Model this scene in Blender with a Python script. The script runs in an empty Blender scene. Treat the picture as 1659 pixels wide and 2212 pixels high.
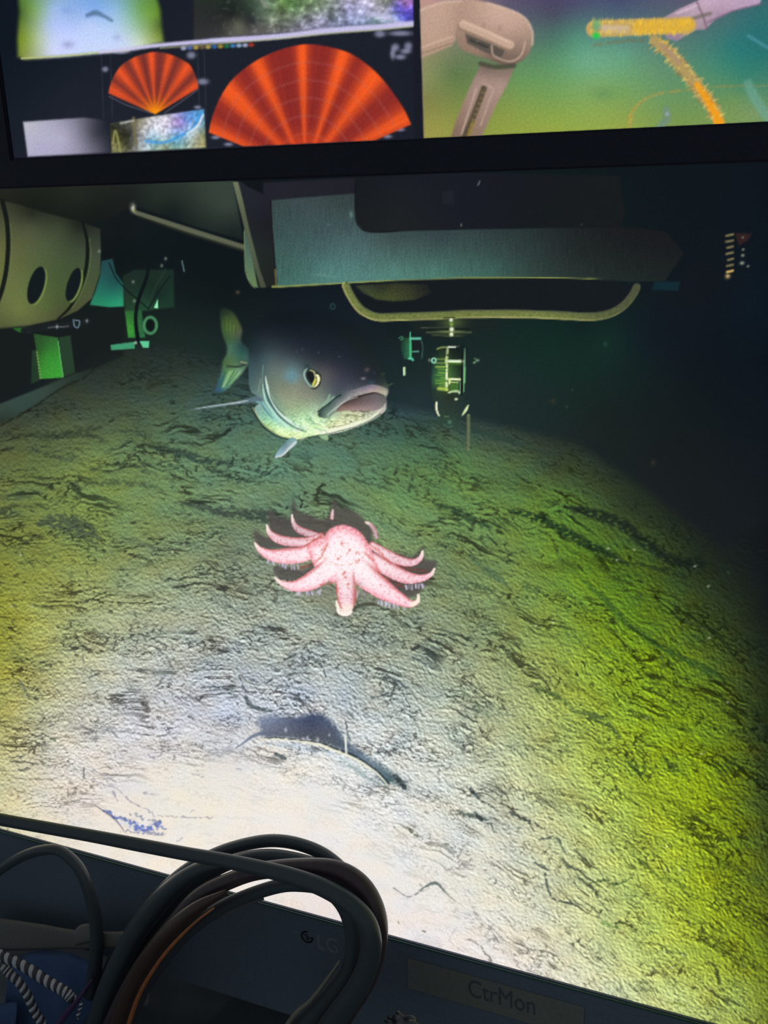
# Two monitors in a dark control room: the lower one shows a sea floor with a fish
# and a sea star, the upper one sonar fans and camera windows; loose cables hang in front.
import bpy, bmesh, math
import numpy as np
from mathutils import Vector, Matrix

C = bpy.context.scene.collection
scene = bpy.context.scene

# ------------------------------ camera -------------------------------------
W_IMG, H_IMG, F_PX = 1659.0, 2212.0, 2400.0
CXP, CYP = W_IMG/2, H_IMG/2
# the monitors' horizontal edges converge at this vanishing point
VPX, VPY = -4484.0, 565.0
xw = -Vector((VPX-CXP, CYP-VPY, -F_PX)).normalized()          # screen "right" in camera axes
dn = Vector((0.04, -1.0, 0.0)); dn.z = (xw.x*dn.x+xw.y*dn.y)/(-xw.z)
zw = -dn.normalized()
zw = (zw-xw*zw.dot(xw)).normalized()
yw = zw.cross(xw).normalized()                                # into the screen
if yw.z > 0: yw = -yw
R = Matrix((xw, yw, zw))                                      # camera axes -> world axes
DIST = 0.62
CAM = Vector((0.0, 0.0, 1.10))-(R @ Vector((0, 0, -1)))*DIST
cam_d = bpy.data.cameras.new('camera')
cam_d.sensor_fit = 'VERTICAL'; cam_d.sensor_height = 36.0; cam_d.sensor_width = 36.0
cam_d.lens = F_PX/H_IMG*36.0
cam_d.clip_start = 0.01
cam = bpy.data.objects.new('camera', cam_d); C.objects.link(cam)
cam.matrix_world = Matrix.Translation(CAM) @ R.to_4x4()
scene.camera = cam

def at(px, py, yplane=0.0):
    "point of the plane y = yplane seen at a photograph pixel"
    d = R @ Vector((px-CXP, CYP-py, -F_PX))
    t = (yplane-CAM.y)/d.y
    return CAM+d*t
def at_np(px, py, yplane=0.0):
    Rm = np.array(R); d = np.stack([px-CXP, CYP-py, np.full(px.shape, -F_PX)], -1) @ Rm.T
    t = (yplane-CAM.y)/d[..., 1]
    return np.array(CAM)+d*t[..., None]

# ------------------------------ light --------------------------------------
world = bpy.data.worlds.new('dim_room'); scene.world = world; world.use_nodes = True
bg = world.node_tree.nodes['Background']
bg.inputs[0].default_value = (0.80, 0.93, 1.0, 1); bg.inputs[1].default_value = 0.25
scene.view_settings.view_transform = 'Standard'; scene.view_settings.look = 'None'
scene.view_settings.exposure = 0.0; scene.view_settings.gamma = 1.0
scene.view_settings.use_curve_mapping = False

# ---------------------------------------------------------------------------
# What the two displays show: a picture computed with numpy (no file involved),
# stored per vertex on the flat glass of each monitor.  Coordinates below are
# measured on the screens; P arrays are (x, y).
# ---------------------------------------------------------------------------
STEP = 2.0
GX0, GY0 = -16.0, -16.0
NXP, NYP = int(1692/STEP)+1, int(2244/STEP)+1
gx = GX0 + np.arange(NXP)*STEP
gy = GY0 + np.arange(NYP)*STEP
X, Y = np.meshgrid(gx.astype(np.float32), gy.astype(np.float32))
IMG = np.zeros((NYP, NXP, 3), np.float32)
rng = np.random.default_rng(7)

def C3(c):
    return np.array(c, np.float32)/255.0
def Z(ox, oy, s):
    "zoomed measuring frame -> screen coordinates"
    def f(pts):
        a = np.array(pts, np.float32)
        a = a.copy(); a[:, 0] = ox + a[:, 0]/s; a[:, 1] = oy + a[:, 1]/s
        if a.shape[1] == 3: a[:, 2] = a[:, 2]/s
        return a
    return f
def box(x0, y0, x1, y1):
    i0 = max(0, int((x0-GX0)/STEP)); i1 = min(NXP, int((x1-GX0)/STEP)+2)
    j0 = max(0, int((y0-GY0)/STEP)); j1 = min(NYP, int((y1-GY0)/STEP)+2)
    return slice(j0, max(j1, j0)), slice(i0, max(i1, i0))
def crom(p, n=8, closed=False):
    p = np.asarray(p, np.float32)
    if closed: q = np.vstack([p[-1:], p, p[:2]])
    else: q = np.vstack([2*p[:1]-p[1:2], p, 2*p[-1:]-p[-2:-1]])
    out = []
    t = np.linspace(0, 1, n, endpoint=False)[:, None]
    for i in range(1, len(q)-2):
        a, b, c, d = q[i-1], q[i], q[i+1], q[i+2]
        out.append(0.5*((2*b)+(-a+c)*t+(2*a-5*b+4*c-d)*t*t+(-a+3*b-3*c+d)*t**3))
    out = np.vstack(out)
    if not closed: out = np.vstack([out, p[-1:]])
    return out
def segd(p, x, y):
    "distance to polyline, parameter index, signed side"
    best = np.full(x.shape, 1e9, np.float32); par = np.zeros(x.shape, np.float32); side = np.zeros(x.shape, np.float32)
    for i in range(len(p)-1):
        ax, ay = p[i][:2]; bx, by = p[i+1][:2]
        dx, dy = bx-ax, by-ay; L = dx*dx+dy*dy+1e-9
        t = np.clip(((x-ax)*dx+(y-ay)*dy)/L, 0, 1)
        ex, ey = x-ax-t*dx, y-ay-t*dy
        d = np.sqrt(ex*ex+ey*ey); m = d < best
        best = np.where(m, d, best); par = np.where(m, i+t, par)
        side = np.where(m, np.sign(dx*ey-dy*ex), side)
    return best, par, side
def poly_sd(p, x, y):
    "signed distance, positive inside"
    p = np.asarray(p)[:, :2]
    inside = np.zeros(x.shape, bool); n = len(p)
    for i in range(n):
        x0, y0 = p[i]; x1, y1 = p[(i+1) % n]
        if y0 == y1: continue
        c = ((y0 > y) != (y1 > y)) & (x < (x1-x0)*(y-y0)/(y1-y0)+x0)
        inside ^= c
    d, _, _ = segd(np.vstack([p, p[:1]]), x, y)
    return np.where(inside, d, -d)
def ss(a, b, v):
    t = np.clip((v-a)/(b-a), 0, 1)
    return t*t*(3-2*t)
def hash_grid(seed):
    r = np.random.default_rng(seed); a = r.random((256, 256)).astype(np.float32)*6.2831853
    return np.cos(a), np.sin(a)
_G = {}
def perlin(u, v, seed=0):
    if seed not in _G: _G[seed] = hash_grid(seed)
    gc, gs = _G[seed]
    iu = np.floor(u).astype(np.int32); iv = np.floor(v).astype(np.int32)
    fu = (u-iu).astype(np.float32); fv = (v-iv).astype(np.float32)
    def g(di, dj):
        a = (iv+dj) & 255; b = (iu+di) & 255
        return gc[a, b]*(fu-di)+gs[a, b]*(fv-dj)
    su = fu*fu*fu*(fu*(fu*6-15)+10); sv = fv*fv*fv*(fv*(fv*6-15)+10)
    n0 = g(0, 0)*(1-su)+g(1, 0)*su; n1 = g(0, 1)*(1-su)+g(1, 1)*su
    return (n0*(1-sv)+n1*sv)*1.4
def fbm(u, v, seed=0, octv=4, gain=0.5, ridge=False):
    s = 0; a = 1.0; t = 0
    for o in range(octv):
        n = perlin(u*2**o, v*2**o, seed+o*13)
        if ridge: n = 1-2*np.abs(n)
        s = s+a*n; t += a; a *= gain
    return s/t
def rbf(pts, cols, x, y, sm=0.0):
    "smooth colour field through samples (linear kernel)"
    p = np.asarray(pts, np.float64)[:, :2]; c = np.asarray(cols, np.float64)
    sc = 1000.0
    d = np.sqrt(((p[:, None]-p[None])**2).sum(-1))/sc
    n = len(p); A = np.zeros((n+1, n+1)); A[:n, :n] = -d+sm*np.eye(n); A[n, :n] = 1; A[:n, n] = 1
    w = np.linalg.solve(A, np.vstack([c, np.zeros((1, 3))]))
    out = np.zeros(x.shape+(3,), np.float32)+w[n].astype(np.float32)
    for i in range(n):
        dd = np.sqrt((x-p[i, 0])**2+(y-p[i, 1])**2+36.0)/sc
        out -= dd[..., None].astype(np.float32)*w[i].astype(np.float32)
    return np.clip(out, 0, 1)
def field(tbl, f=None):
    "tbl rows (x, y, r, g, b) -> function"
    a = np.array(tbl, np.float32)
    p = a[:, :2] if f is None else f(a[:, :2])
    c = a[:, 2:]/255.0
    return lambda x, y: rbf(p, c, x, y)
def put(sl, m, col):
    m = np.clip(m, 0, 1)[..., None]
    IMG[sl] = IMG[sl]*(1-m)+col*m
def bb(p, pad): 
    p = np.asarray(p); return box(p[:, 0].min()-pad, p[:, 1].min()-pad, p[:, 0].max()+pad, p[:, 1].max()+pad)
def poly(p, col, feather=1.5, alpha=1.0, smooth=False, grain=0.0):
    if smooth: p = crom(p, 6, True)
    sl = bb(p, feather*2+2); x, y = X[sl], Y[sl]
    if x.size == 0: return
    m = ss(-feather, feather, poly_sd(p, x, y))*alpha
    c = col(x, y) if callable(col) else C3(col)
    if grain: c = c*(1+grain*perlin(x/3.1, y/3.1, 5)[..., None])
    put(sl, m, c)
def stroke(p, w, col, alpha=1.0, feather=1.2, smooth=True, mode='put', breakup=0.0, seed=3):
    "w: radius (number or list per point)"
    p = np.asarray(p, np.float32)[:, :2]
    if np.isscalar(w): w = [w]*len(p)
    q = np.hstack([p, np.array(w, np.float32)[:, None]])
    if smooth and len(q) > 2: q = crom(q, 6)
    pad = max(w)+feather*2+2+(8 if breakup else 0)
    sl = bb(q, pad); x, y = X[sl], Y[sl]
    if x.size == 0: return
    if breakup:
        xx = x+perlin(x/9, y/9, seed)*breakup*6; yy = y+perlin(x/8, y/8, seed+1)*breakup*6
    else: xx, yy = x, y
    d, par, side = segd(q, xx, yy)
    k = np.clip(par, 0, len(q)-1.001); i = k.astype(int); f = k-i
    ww = q[:, 2]; r = ww[i]*(1-f)+ww[np.minimum(i+1, len(q)-1)]*f
    m = ss(-feather, feather, r-d)*alpha
    if breakup: m = m*ss(-0.35, 0.15, perlin(x/13, y/7, seed+2)+0.25)
    if mode == 'mul': IMG[sl] = IMG[sl]*(1-m[..., None]*(1-C3(col)))
    elif mode == 'add': IMG[sl] = np.clip(IMG[sl]+m[..., None]*C3(col), 0, 1)
    elif breakup and max(w) > 2.2:
        t = IMG[sl].mean(-1, keepdims=True); c = C3(col); k2 = np.clip(t/(t.mean()+1e-3), .4, 1.7)
        put(sl, m*.92, np.clip(c*(.45+.55*k2)*(1+.25*perlin(x/4, y/3.5, 6)[..., None]), 0, 1))
    else: put(sl, m, C3(col))
def blob(x0, y0, rx, ry, col, alpha=1.0, mode='add', ang=0.0, p=2.0):
    R = max(rx, ry)*2.2; sl = box(x0-R, y0-R, x0+R, y0+R); x, y = X[sl]-x0, Y[sl]-y0
    if x.size == 0: return
    c, s = math.cos(ang), math.sin(ang)
    u, v = (x*c+y*s)/rx, (-x*s+y*c)/ry
    m = np.exp(-(u*u+v*v)**(p/2))*alpha
    if mode == 'add': IMG[sl] = np.clip(IMG[sl]+m[..., None]*C3(col), 0, 1)
    elif mode == 'mul': IMG[sl] = IMG[sl]*(1-m[..., None]*(1-C3(col)))
    else: put(sl, m, C3(col))
def dots(n, x0, y0, x1, y1, r0, r1, col, alpha=0.7, seed=1, mode='put'):
    r = np.random.default_rng(seed)
    for _ in range(n):
        rr = r.uniform(r0, r1)
        blob(r.uniform(x0, x1), r.uniform(y0, y1), rr, rr*r.uniform(.5, 1), col, alpha*r.uniform(.4, 1), mode)

# ------------------------------ sea floor ----------------------------------
SEA = [
 (0,430,26,34,30),(200,450,30,38,30),(400,450,28,38,34),(300,600,18,26,30),(480,600,18,26,30),(650,700,20,30,40),(1100,800,24,44,44),(1250,760,20,44,40),(1400,700,20,34,40),(1500,500,22,28,32),(1640,650,14,32,44),(1640,450,20,26,30),
 (1000,450,26,32,40),(1300,560,22,28,32),
 (300,770,32,48,40),(420,800,34,54,46),(520,840,38,66,58),(250,780,32,46,38),(880,880,36,58,62),(1000,880,32,50,50),(1250,860,28,44,42),(1500,850,18,28,34),
 (30,920,50,62,40),(150,880,48,62,42),(250,900,54,74,48),(450,920,58,88,66),(880,930,40,74,58),(1050,950,44,68,52),(1200,930,34,46,40),(1400,900,22,30,32),(1600,900,18,26,32),
 (50,1000,78,94,42),(200,1000,92,112,50),(400,1000,80,110,70),(600,1000,74,112,84),(800,1000,70,106,72),(1000,1000,68,104,50),(1200,1020,52,72,34),(1320,1000,34,46,34),(1450,1000,24,32,32),(1640,1000,20,26,32),
 (50,1100,100,118,52),(200,1100,104,132,60),(400,1100,96,126,76),(600,1080,86,118,82),(850,1080,92,130,66),(1000,1100,92,134,60),(1200,1100,84,130,32),(1340,1110,50,70,30),(1450,1100,30,38,32),(1640,1100,20,26,30),
 (10,1200,128,140,48),(100,1230,146,158,58),(200,1200,130,150,68),(400,1200,128,148,98),(550,1230,132,148,118),(950,1200,112,140,84),(1100,1200,110,142,62),(1250,1200,98,140,22),(1400,1200,72,100,24),(1500,1210,38,50,30),(1640,1220,22,28,30),
 (15,1320,150,158,44),(200,1320,166,178,112),(400,1320,164,176,142),(600,1330,158,170,150),(800,1330,150,164,138),(1000,1330,132,152,100),(1200,1320,126,158,56),(1350,1330,108,144,20),(1500,1320,64,84,24),(1640,1330,28,36,28),
 (10,1430,164,166,48),(150,1430,182,186,130),(350,1430,184,190,178),(600,1420,172,184,176),(800,1420,162,176,160),(1000,1430,154,170,130),(1200,1430,148,168,66),(1350,1430,136,162,22),(1500,1420,100,126,20),(1630,1430,44,56,26),
 (10,1560,180,178,92),(120,1560,202,200,170),(300,1560,206,206,214),(480,1540,190,198,218),(650,1500,182,194,208),(900,1540,184,196,184),(1100,1550,176,188,128),(1300,1560,160,180,52),(1450,1560,136,160,20),(1570,1560,100,122,18),(1650,1570,44,56,24),
 (10,1660,206,200,140),(120,1670,222,212,196),(250,1640,226,220,214),(400,1660,238,230,214),(600,1650,238,232,220),(760,1660,226,230,228),(950,1680,208,214,200),(1150,1680,192,202,136),(1350,1690,170,186,50),(1500,1690,148,166,14),(1600,1690,110,130,16),(1652,1700,60,74,24),
 (10,1750,220,212,160),(150,1750,236,224,208),(400,1750,242,234,216),(700,1760,240,234,226),(900,1780,230,230,222),(1100,1800,212,214,190),(1300,1810,192,200,104),(1450,1820,176,186,40),(1560,1820,140,158,14),(1652,1830,82,96,20),
 (500,1850,242,234,224),(850,1880,240,234,224),(1050,1900,226,226,206),(1200,1920,214,216,168),(1350,1930,198,204,104),(1500,1940,170,182,34),(1652,1950,104,118,18),
 (700,1980,238,222,216),(900,2000,242,232,228),(1100,2020,238,232,212),(1250,2040,222,220,166),(1400,2060,204,208,100),(1550,2070,172,182,40),(1655,2080,118,132,22),
 (1100,2100,240,228,222),(1300,2130,228,222,176),(1450,2150,206,206,118),(1600,2160,176,184,74),(1655,2180,130,140,36),
]
H_TOP = lambda x: 408-0.035*x
def paint_sea():
    sl = box(-20, 330, 1700, 2260); x, y = X[sl], Y[sl]
    t = np.array(SEA, np.float32)
    col = rbf(t[:, :2], t[:, 2:]/255.0, x, y)
    ds = (.26-.13*ss(950, 1350, x)*ss(1000, 1300, y))[..., None]
    col = col.mean(-1, keepdims=True)*ds+col*(1-ds)
    col = col*np.stack([1-.06*ss(1150, 1400, x), 1+0*x, 1+0*x], -1)
    # flow coordinates: grooves run along arcs about a far centre, features grow downwards
    cx, cy = 120.0, 3500.0
    r = np.sqrt((x-cx)**2+(y-cy)**2); th = np.arctan2(x-cx, cy-y)
    warp = fbm(x/420, y/260, 40, 2)*0.016
    U = th*60; V = (np.log(r)*60+warp*60)*1.45
    V = V+0.35*perlin(U*0.5, V*0.3, 77)+0.10*perlin(U*2.2, V*1.5, 78)
    # visibility of relief
    lum = col.mean(-1)
    dark = ss(0.07, 0.25, lum)
    blow = rbf(np.array([(0,1700),(300,1700),(500,1650),(700,1720),(500,1850),(800,1850),(900,1980),(150,1780),(100,1500),(300,1450),(500,1350),(900,1550),(1050,1750),(1200,1900),(1300,2100),(1100,2080),(1500,1800),(1400,1400),(200,1000),(900,1050),(400,1560),(650,1560),(950,1830),(1600,2150),(1080,1980),(180,1660),(820,1760),(100,1230),(600,1020),(1250,1250),(1000,1150),(300,1180),(100,930),(700,1950),(450,1720)], float),
               np.array([[v]*3 for v in (.45,.03,.05,.03,.02,.02,.04,.08,.75,.7,.85,.85,.5,.5,.45,.2,1.1,.95,.4,.4,.5,.75,.2,.8,.25,.45,.3,.5,.35,.55,.5,.5,.4,.02,.04)], float), x, y)[..., 0]
    # fine crumbly relief, embossed
    h = 0.26*fbm(U*3.4, V*3.2, 3, 3, 0.7)+0.16*fbm(U*1.0, V*1.5, 9, 2, 0.5)+0.15*perlin(U*3.6+.5*perlin(x/9, y/9, 23), V*4.6, 21)+0.20*perlin(x/5.6, y/5.0, 24)+0.10*perlin(x/3.6, y/3.2, 22)
    gyy, gxx = np.gradient(h); e = (gyy*(y-cy)/r*1.1+gxx*((x-cx)/r+.12)*1.1)/STEP*9.0
    e = np.clip(e*0.9, -1.1, 1.0)
    amp = 0.58*blow*dark
    sh = np.where(e > 0, 1+0.85*amp*e, 1+1.15*amp*e)
    # darker grooves : thresholded ridges along the flow
    g = fbm(U*0.40+0.8*perlin(U*.4, V*.4, 8), V*1.3, 55, 4, 0.62, True)
    mask = ss(0.0, 0.5, perlin(U*0.25, V*0.45, 61)+0.08)
    cr = ss(0.58, 0.78, g)*mask
    g2 = fbm(U*1.1, V*2.6, 95, 3, 0.6, True)
    m2 = ss(-0.1, 0.4, perlin(U*0.3, V*0.5, 88))
    cr = np.maximum(cr, 0.8*ss(0.60, 0.78, g2)*m2)
    g3 = perlin(U*2.0+.4*perlin(U*4, V*4, 5), V*4.6, 101)
    cr = np.maximum(cr, 0.8*ss(0.42, 0.66, g3)*ss(-.3, .3, perlin(U*.6, V*.8, 102)))
    k = np.clip(cr*(ss(.06, .3, blow)*.45+.65*blow+.08)*dark*1.15, 0, 1)
    rim = np.roll(cr, int(6/STEP), 0)*(1-cr)
    sh = np.maximum(sh*(1-0.55*k), 0.42)*(1+0.14*rim*blow)
    big = 1+0.10*fbm(U*0.35, V*0.45, 30, 2)*dark*np.clip(blow*1.6, 0, 1)
    lift = (1+.30*ss(1250, 950, y)*ss(.1, .25, lum))
    out = np.clip(col*(sh*big*lift)[..., None], 0, 1)
    # sand grains catching the lamp
    sp = perlin(x/2.7, y/2.7, 17)
    out = out+(ss(0.50, 0.80, sp)*0.22*blow*dark)[..., None]*(0.4+col)
    tint = perlin(x/60, y/40, 19)[..., None]*np.array([0.02, 0.0, -0.03], np.float32)*dark[..., None]
    out = np.clip(out+tint, 0, 1)
    IMG[sl] = out
    zl = Z(0, 900, 2.765)   # upper left shadow bands
    def band(p, w, a, br=1.0, col=(52, 66, 58), seed=3):
        stroke(zl(p), [v/2.765 for v in w], col, a*.92, 4.5, True, 'put', br, seed)
    D = (42, 58, 50)
    band([(0,105),(150,110),(350,105),(560,70),(620,60)], [8,10,14,12,5], .75, 1, (44, 56, 40), 3)
    band([(230,135),(350,120),(470,110),(560,120),(640,150)], [4,12,14,14,3], .7, 1, (44, 58, 44), 4)
    band([(680,85),(800,95),(900,120)], [4,11,4], .7, 1, (44,64,52), 5)
    band([(180,195),(250,215),(330,240),(410,255),(470,235)], [3,7,8,6,3], .8, 1, D, 6)
    band([(840,170),(900,180),(980,200),(1100,225),(1220,262),(1330,275),(1450,262),(1560,250)], [4,10,22,26,22,16,7,4], .85, 1, (42,62,54), 7)
    band([(1200,285),(1300,330),(1400,370),(1480,378),(1560,355),(1659,350)], [6,12,12,10,6,4], .85, 1, (40,60,50), 8)
    band([(540,320),(680,285),(740,285),(830,300),(880,350)], [4,10,14,8,4], .8, 1, (48,64,48), 9)
    band([(0,490),(130,480),(240,455)], [6,9,5], .6, 1, D, 10)
    band([(400,410),(480,405),(650,395),(830,405),(960,430)], [4,10,12,12,4], .75, 1, (50,66,48), 11)
    band([(1050,510),(1180,530),(1290,560),(1400,580),(1520,590),(1640,610),(1720,640)], [6,22,28,28,34,40,30], .85, .8, (54,66,58), 12)
    band([(0,575),(60,570),(110,585)], [18,20,6], .8, 1, (46,56,44), 13)
    band([(150,540),(230,530),(290,550)], [5,14,5], .7, 1, (52,68,40), 14)
    band([(220,640),(320,625),(420,640),(520,680),(590,720)], [10,44,48,42,14], .8, 1.2, (58,72,60), 15)
    band([(310,705),(400,715),(500,725),(580,760)], [3,7,8,5], .85, .6, (44,56,46), 16)
    band([(90,820),(140,760),(190,720),(280,690)], [5,9,7,5], .7, 1, (62,76,50), 17)
    band([(720,730),(820,750),(920,780),(1030,820)], [5,13,10,4], .6, 1, (70,84,66), 18)
    band([(1080,760),(1160,780),(1240,805)], [3,7,3], .6, 1, (70,84,66), 19)
    zr = Z(1000, 1100, 2.5175)   # right hand grooves
    def bandr(p, w, a, col, seed):
        stroke(zr(p), [v/2.5175 for v in w], col, min(1, a*1.2), 4.0, True, 'put', .7, seed)
    bandr([(-160,-30),(-60,0),(40,50),(150,100)], [8,16,20,8], .7, (44,68,44), 31)
    bandr([(250,10),(420,50),(600,150),(760,230),(900,300)], [8,20,26,20,8], .75, (28,52,30), 32)
    bandr([(560,-10),(700,20),(860,80),(1000,190),(1150,280),(1300,300)], [14,26,30,30,26,20], .75, (26,38,30), 33)
    bandr([(900,290),(1050,320),(1180,360),(1250,400)], [8,12,10,4], .7, (34,50,28), 34)
    bandr([(40,260),(160,350),(260,430)], [10,22,8], .6, (76,104,76), 35)
    bandr([(50,400),(110,430),(170,435)], [5,8,4], .7, (60,84,60), 36)
    bandr([(330,420),(400,440),(440,465)], [12,12,4], .6, (70,100,60), 37)
    bandr([(640,380),(760,480),(880,610),(1000,700),(1150,790),(1300,860),(1420,920)], [6,16,14,18,14,22,8], .75, (52,86,30), 38)
    bandr([(1130,570),(1250,620),(1370,670),(1450,750)], [8,14,12,6], .65, (44,62,26), 39)
    bandr([(700,720),(800,790),(900,850)], [5,10,5], .6, (84,120,40), 40)
    bandr([(400,980),(520,1020),(620,1100),(740,1140),(850,1240)], [6,12,10,22,10], .7, (70,92,48), 41)
    bandr([(1020,940),(1110,990)], [6,10], .8, (72,92,20), 42)
    bandr([(880,1340),(950,1430),(1020,1460)], [8,10,4], .75, (60,82,30), 43)
    bandr([(1090,1350),(1130,1400),(1210,1445)], [7,11,4], .75, (58,84,30), 44)
    bandr([(1420,1050),(1530,1100),(1659,1160)], [6,10,12], .6, (50,64,22), 45)
    bandr([(1100,1140),(1180,1190),(1240,1200)], [4,8,4], .7, (70,96,20), 46)
    bandr([(0,1000),(60,1050),(150,1150)], [5,8,4], .5, (90,110,84), 47)
    bandr([(1000,1550),(1150,1600),(1350,1690)], [6,12,8], .5, (80,100,20), 48)
    zb = Z(850, 1740, 2.0507)     # lower right cracks
    def bandb(p, w, a, col, seed, br=.8):
        stroke(zb(p), [v/2.05 for v in w], col, a, 1.6, True, 'put', br, seed)
    K = (58, 70, 66)
    bandb([(270,20),(340,45),(410,65),(450,110)], [4,8,10,4], .8, K, 51)
    bandb([(510,30),(570,55),(640,90)], [5,9,4], .8, K, 52)
    bandb([(650,150),(720,145),(760,210)], [4,5,3], .85, K, 53, .4)
    bandb([(750,240),(780,270),(830,290)], [5,8,4], .85, K, 54, .5)
    bandb([(620,250),(685,285)], [4,6], .85, K, 55, .4)
    bandb([(672,300),(685,370),(710,415),(790,435)], [4,5,4,5], .9, K, 56, .2)
    bandb([(0,365),(70,405),(140,360),(190,345),(230,385),(270,420)], [2,2,5,7,4,1], .85, (80,92,92), 57, .3)
    bandb([(60,410),(160,365)], [2,2], .6, (140,140,138), 157, .3)
    bandb([(340,440),(370,480),(400,525)], [2,2,1], .6, (130,130,120), 58, .3)
    bandb([(400,465),(470,475),(540,550)], [1.5,2.5,1], .6, (130,134,120), 59, .3)
    bandb([(320,590),(370,610),(435,690)], [2,4,5], .75, (100,100,96), 60, .6)
    bandb([(280,540),(250,600),(310,650)], [1,2,2], .5, (150,146,140), 160, .6)
    bandb([(985,520),(1040,520),(1075,560)], [6,9,5], .9, (62,72,40), 61, .3)
    bandb([(930,520),(990,540)], [6,7], .6, (90,140,60), 62, .6)
    bandb([(860,350),(940,330),(980,350),(1060,320)], [3,7,6,3], .8, (66,84,48), 63, .6)
    bandb([(870,360),(900,400),(950,470)], [2,5,3], .7, K, 64)
    bandb([(1050,210),(1110,260),(1180,320),(1260,340),(1320,420)], [6,9,7,5,4], .7, (66,88,34), 65)
    bandb([(1190,10),(1280,60),(1360,150),(1430,230),(1540,290)], [5,9,8,10,6], .7, (76,96,18), 66)
    bandb([(1340,265),(1420,285)], [5,6], .8, (66,80,20), 67)
    bandb([(1430,520),(1450,565)], [3,6], .8, (70,84,24), 68)
    bandb([(1350,595),(1395,590)], [4,6], .8, (80,90,24), 69)
    bandb([(1395,690),(1430,720),(1445,800),(1470,820)], [4,7,8,4], .9, (64,74,36), 70, .3)
    bandb([(1430,745),(1445,750)], [9,6], .9, (44,54,36), 71, .2)
    bandb([(1080,680),(1160,730),(1240,770),(1340,810)], [2,3,2,1], .6, (96,104,60), 72, .4)
    bandb([(1540,690),(1620,720)], [5,7], .8, (80,92,24), 73)
    bandb([(1210,870),(1290,885)], [4,7], .7, (100,108,40), 74)
    bandb([(1460,800),(1380,820),(1330,840)], [2,3,1], .6, (200,204,130), 75, .4)
    # little hollow and curved bank in the bright sand
    zc = Z(440, 1340, 2.765)
    hol = crom(zc([(330,590),(430,572),(560,575),(660,552),(740,585),(800,645),(850,715),(960,795),(1050,855),(1130,915),(1200,970),(1215,1012),(1130,970),(1080,980),(1000,895),(940,855),(860,805),(760,755),(640,718),(540,710),(430,705),(360,700),(335,650)]), 5, True)
    sl = bb(hol, 26); hx, hy = X[sl], Y[sl]
    hd = poly_sd(hol, hx+5*perlin(hx/6, hy/6, 41)+3*perlin(hx/3, hy/3, 42), hy+6*perlin(hx/7, hy/5, 43))
    crest = segd(zc([(350,702),(450,703),(560,714),(690,730),(780,765),(880,800),(970,852),(1050,912),(1110,975)]), hx, hy)
    below = (crest[2] > 0)
    hm = np.where(below, ss(-1, 2, poly_sd(hol, hx, hy)), ss(-9, 9, hd))
    hc = rbf(zc([(380,600),(560,600),(640,610),(740,620),(400,680),(560,690),(700,680),(800,720),(900,790),(1000,850),(1100,930),(1180,980)]),
              np.array([(120,132,160),(74,84,112),(56,66,96),(72,84,108),(100,104,118),(84,88,100),(76,80,94),(74,86,100),(90,106,126),(110,132,146),(80,104,112),(60,82,86)])/255., hx, hy)*(1+.22*fbm(hx/5, hy/5, 4, 2)+.12*perlin(hx/2.6, hy/2.6, 44))[..., None]
    put(sl, hm*.93, np.clip(hc, 0, 1))
    stroke(zc([(350,712),(450,708),(560,720),(680,740),(780,775),(880,815),(960,860),(1040,920),(1100,985)]), [1,2,2.4,3,3,2.5,2.4,2,1], (240,238,214), .95, 1.2)
    stroke(zc([(360,702),(450,703),(560,714),(690,730),(780,765),(880,800),(970,852),(1050,912),(1110,975)]), [1,1.5,1.5,1.5,2,3,2,2,1.5], (48,60,66), .85, 1.0, breakup=.2)
    stroke(zc([(190,765),(240,730),(290,695),(350,675),(430,685)]), [1,2,3.5,4,2], (100,112,134), .8, 1.3)
    stroke(zc([(340,735),(480,745),(620,765),(740,790),(830,830)]), [2,5,6,6,3], (168,182,196), .6, 3, breakup=.8)
    stroke(zc([(800,800),(840,850),(920,900),(1000,960),(1100,1000)]), [2,5,6,5,2], (130,150,150), .65, 2, breakup=.9)
    for p, w in (([(850,610),(862,690),(880,720)], 1.6), ([(645,220),(690,255),(712,300),(725,335)], 3.0), ([(1050,330),(1120,350),(1170,370),(1210,405)], 2.6), ([(1250,220),(1330,265)], 2.5), ([(250,460),(280,510),(340,530),(400,540)], 4.5), ([(230,390),(255,425)], 2.4), ([(410,350),(375,378)], 2),
                 ([(1000,460),(1060,450),(1100,435)], 2.4), ([(1590,1010),(1640,1060)], 4), ([(1620,1150),(1659,1190)], 4), ([(480,235),(550,205)], 2.6), ([(1140,920),(1200,1000)], 5), ([(430,800),(485,825)], 4)):
        stroke(zc(p), w, (66,78,82), .85, 1.1, breakup=.25, seed=5)
    stroke(zc([(845,690),(852,790)]), 2.2, (236,240,230), .95, 1)
    stroke(zc([(640,240),(700,290),(722,345)]), 1.1, (236,244,236), .8, 1)
    for q in ((490,655,3),(620,700,2.5),(680,715,3.5),(750,685,2)):
        a = zc([q[:2]])[0]; blob(a[0], a[1], q[2], q[2]*1.5, (200,205,215), .8, 'put')
    # blue pit at lower left and thin cracks in the blown-out sand
    zd = Z(0, 1380, 2.9625)
    stroke(zd([(610,1065),(660,1100),(730,1150),(790,1220)]), [1,1.8,2,1], (110,100,120), .7, 1)
    for p, w, c in (([(670,1095),(740,1140),(810,1160)], 4.5, (96,112,176)), ([(840,1180),(900,1215),(960,1215),(1010,1180)], 6.5, (92,112,190)), ([(980,1200),(1060,1210)], 4, (140,150,190)), ([(760,1160),(850,1200)], 4, (196,206,230)), ([(840,1120),(930,1150),(1020,1165)], 2.4, (130,140,160)), ([(800,1230),(900,1240),(1060,1250)], 2, (150,150,170))):
        stroke(zd(p), w, c, .9, 1.6, breakup=1.0, seed=9)
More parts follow.
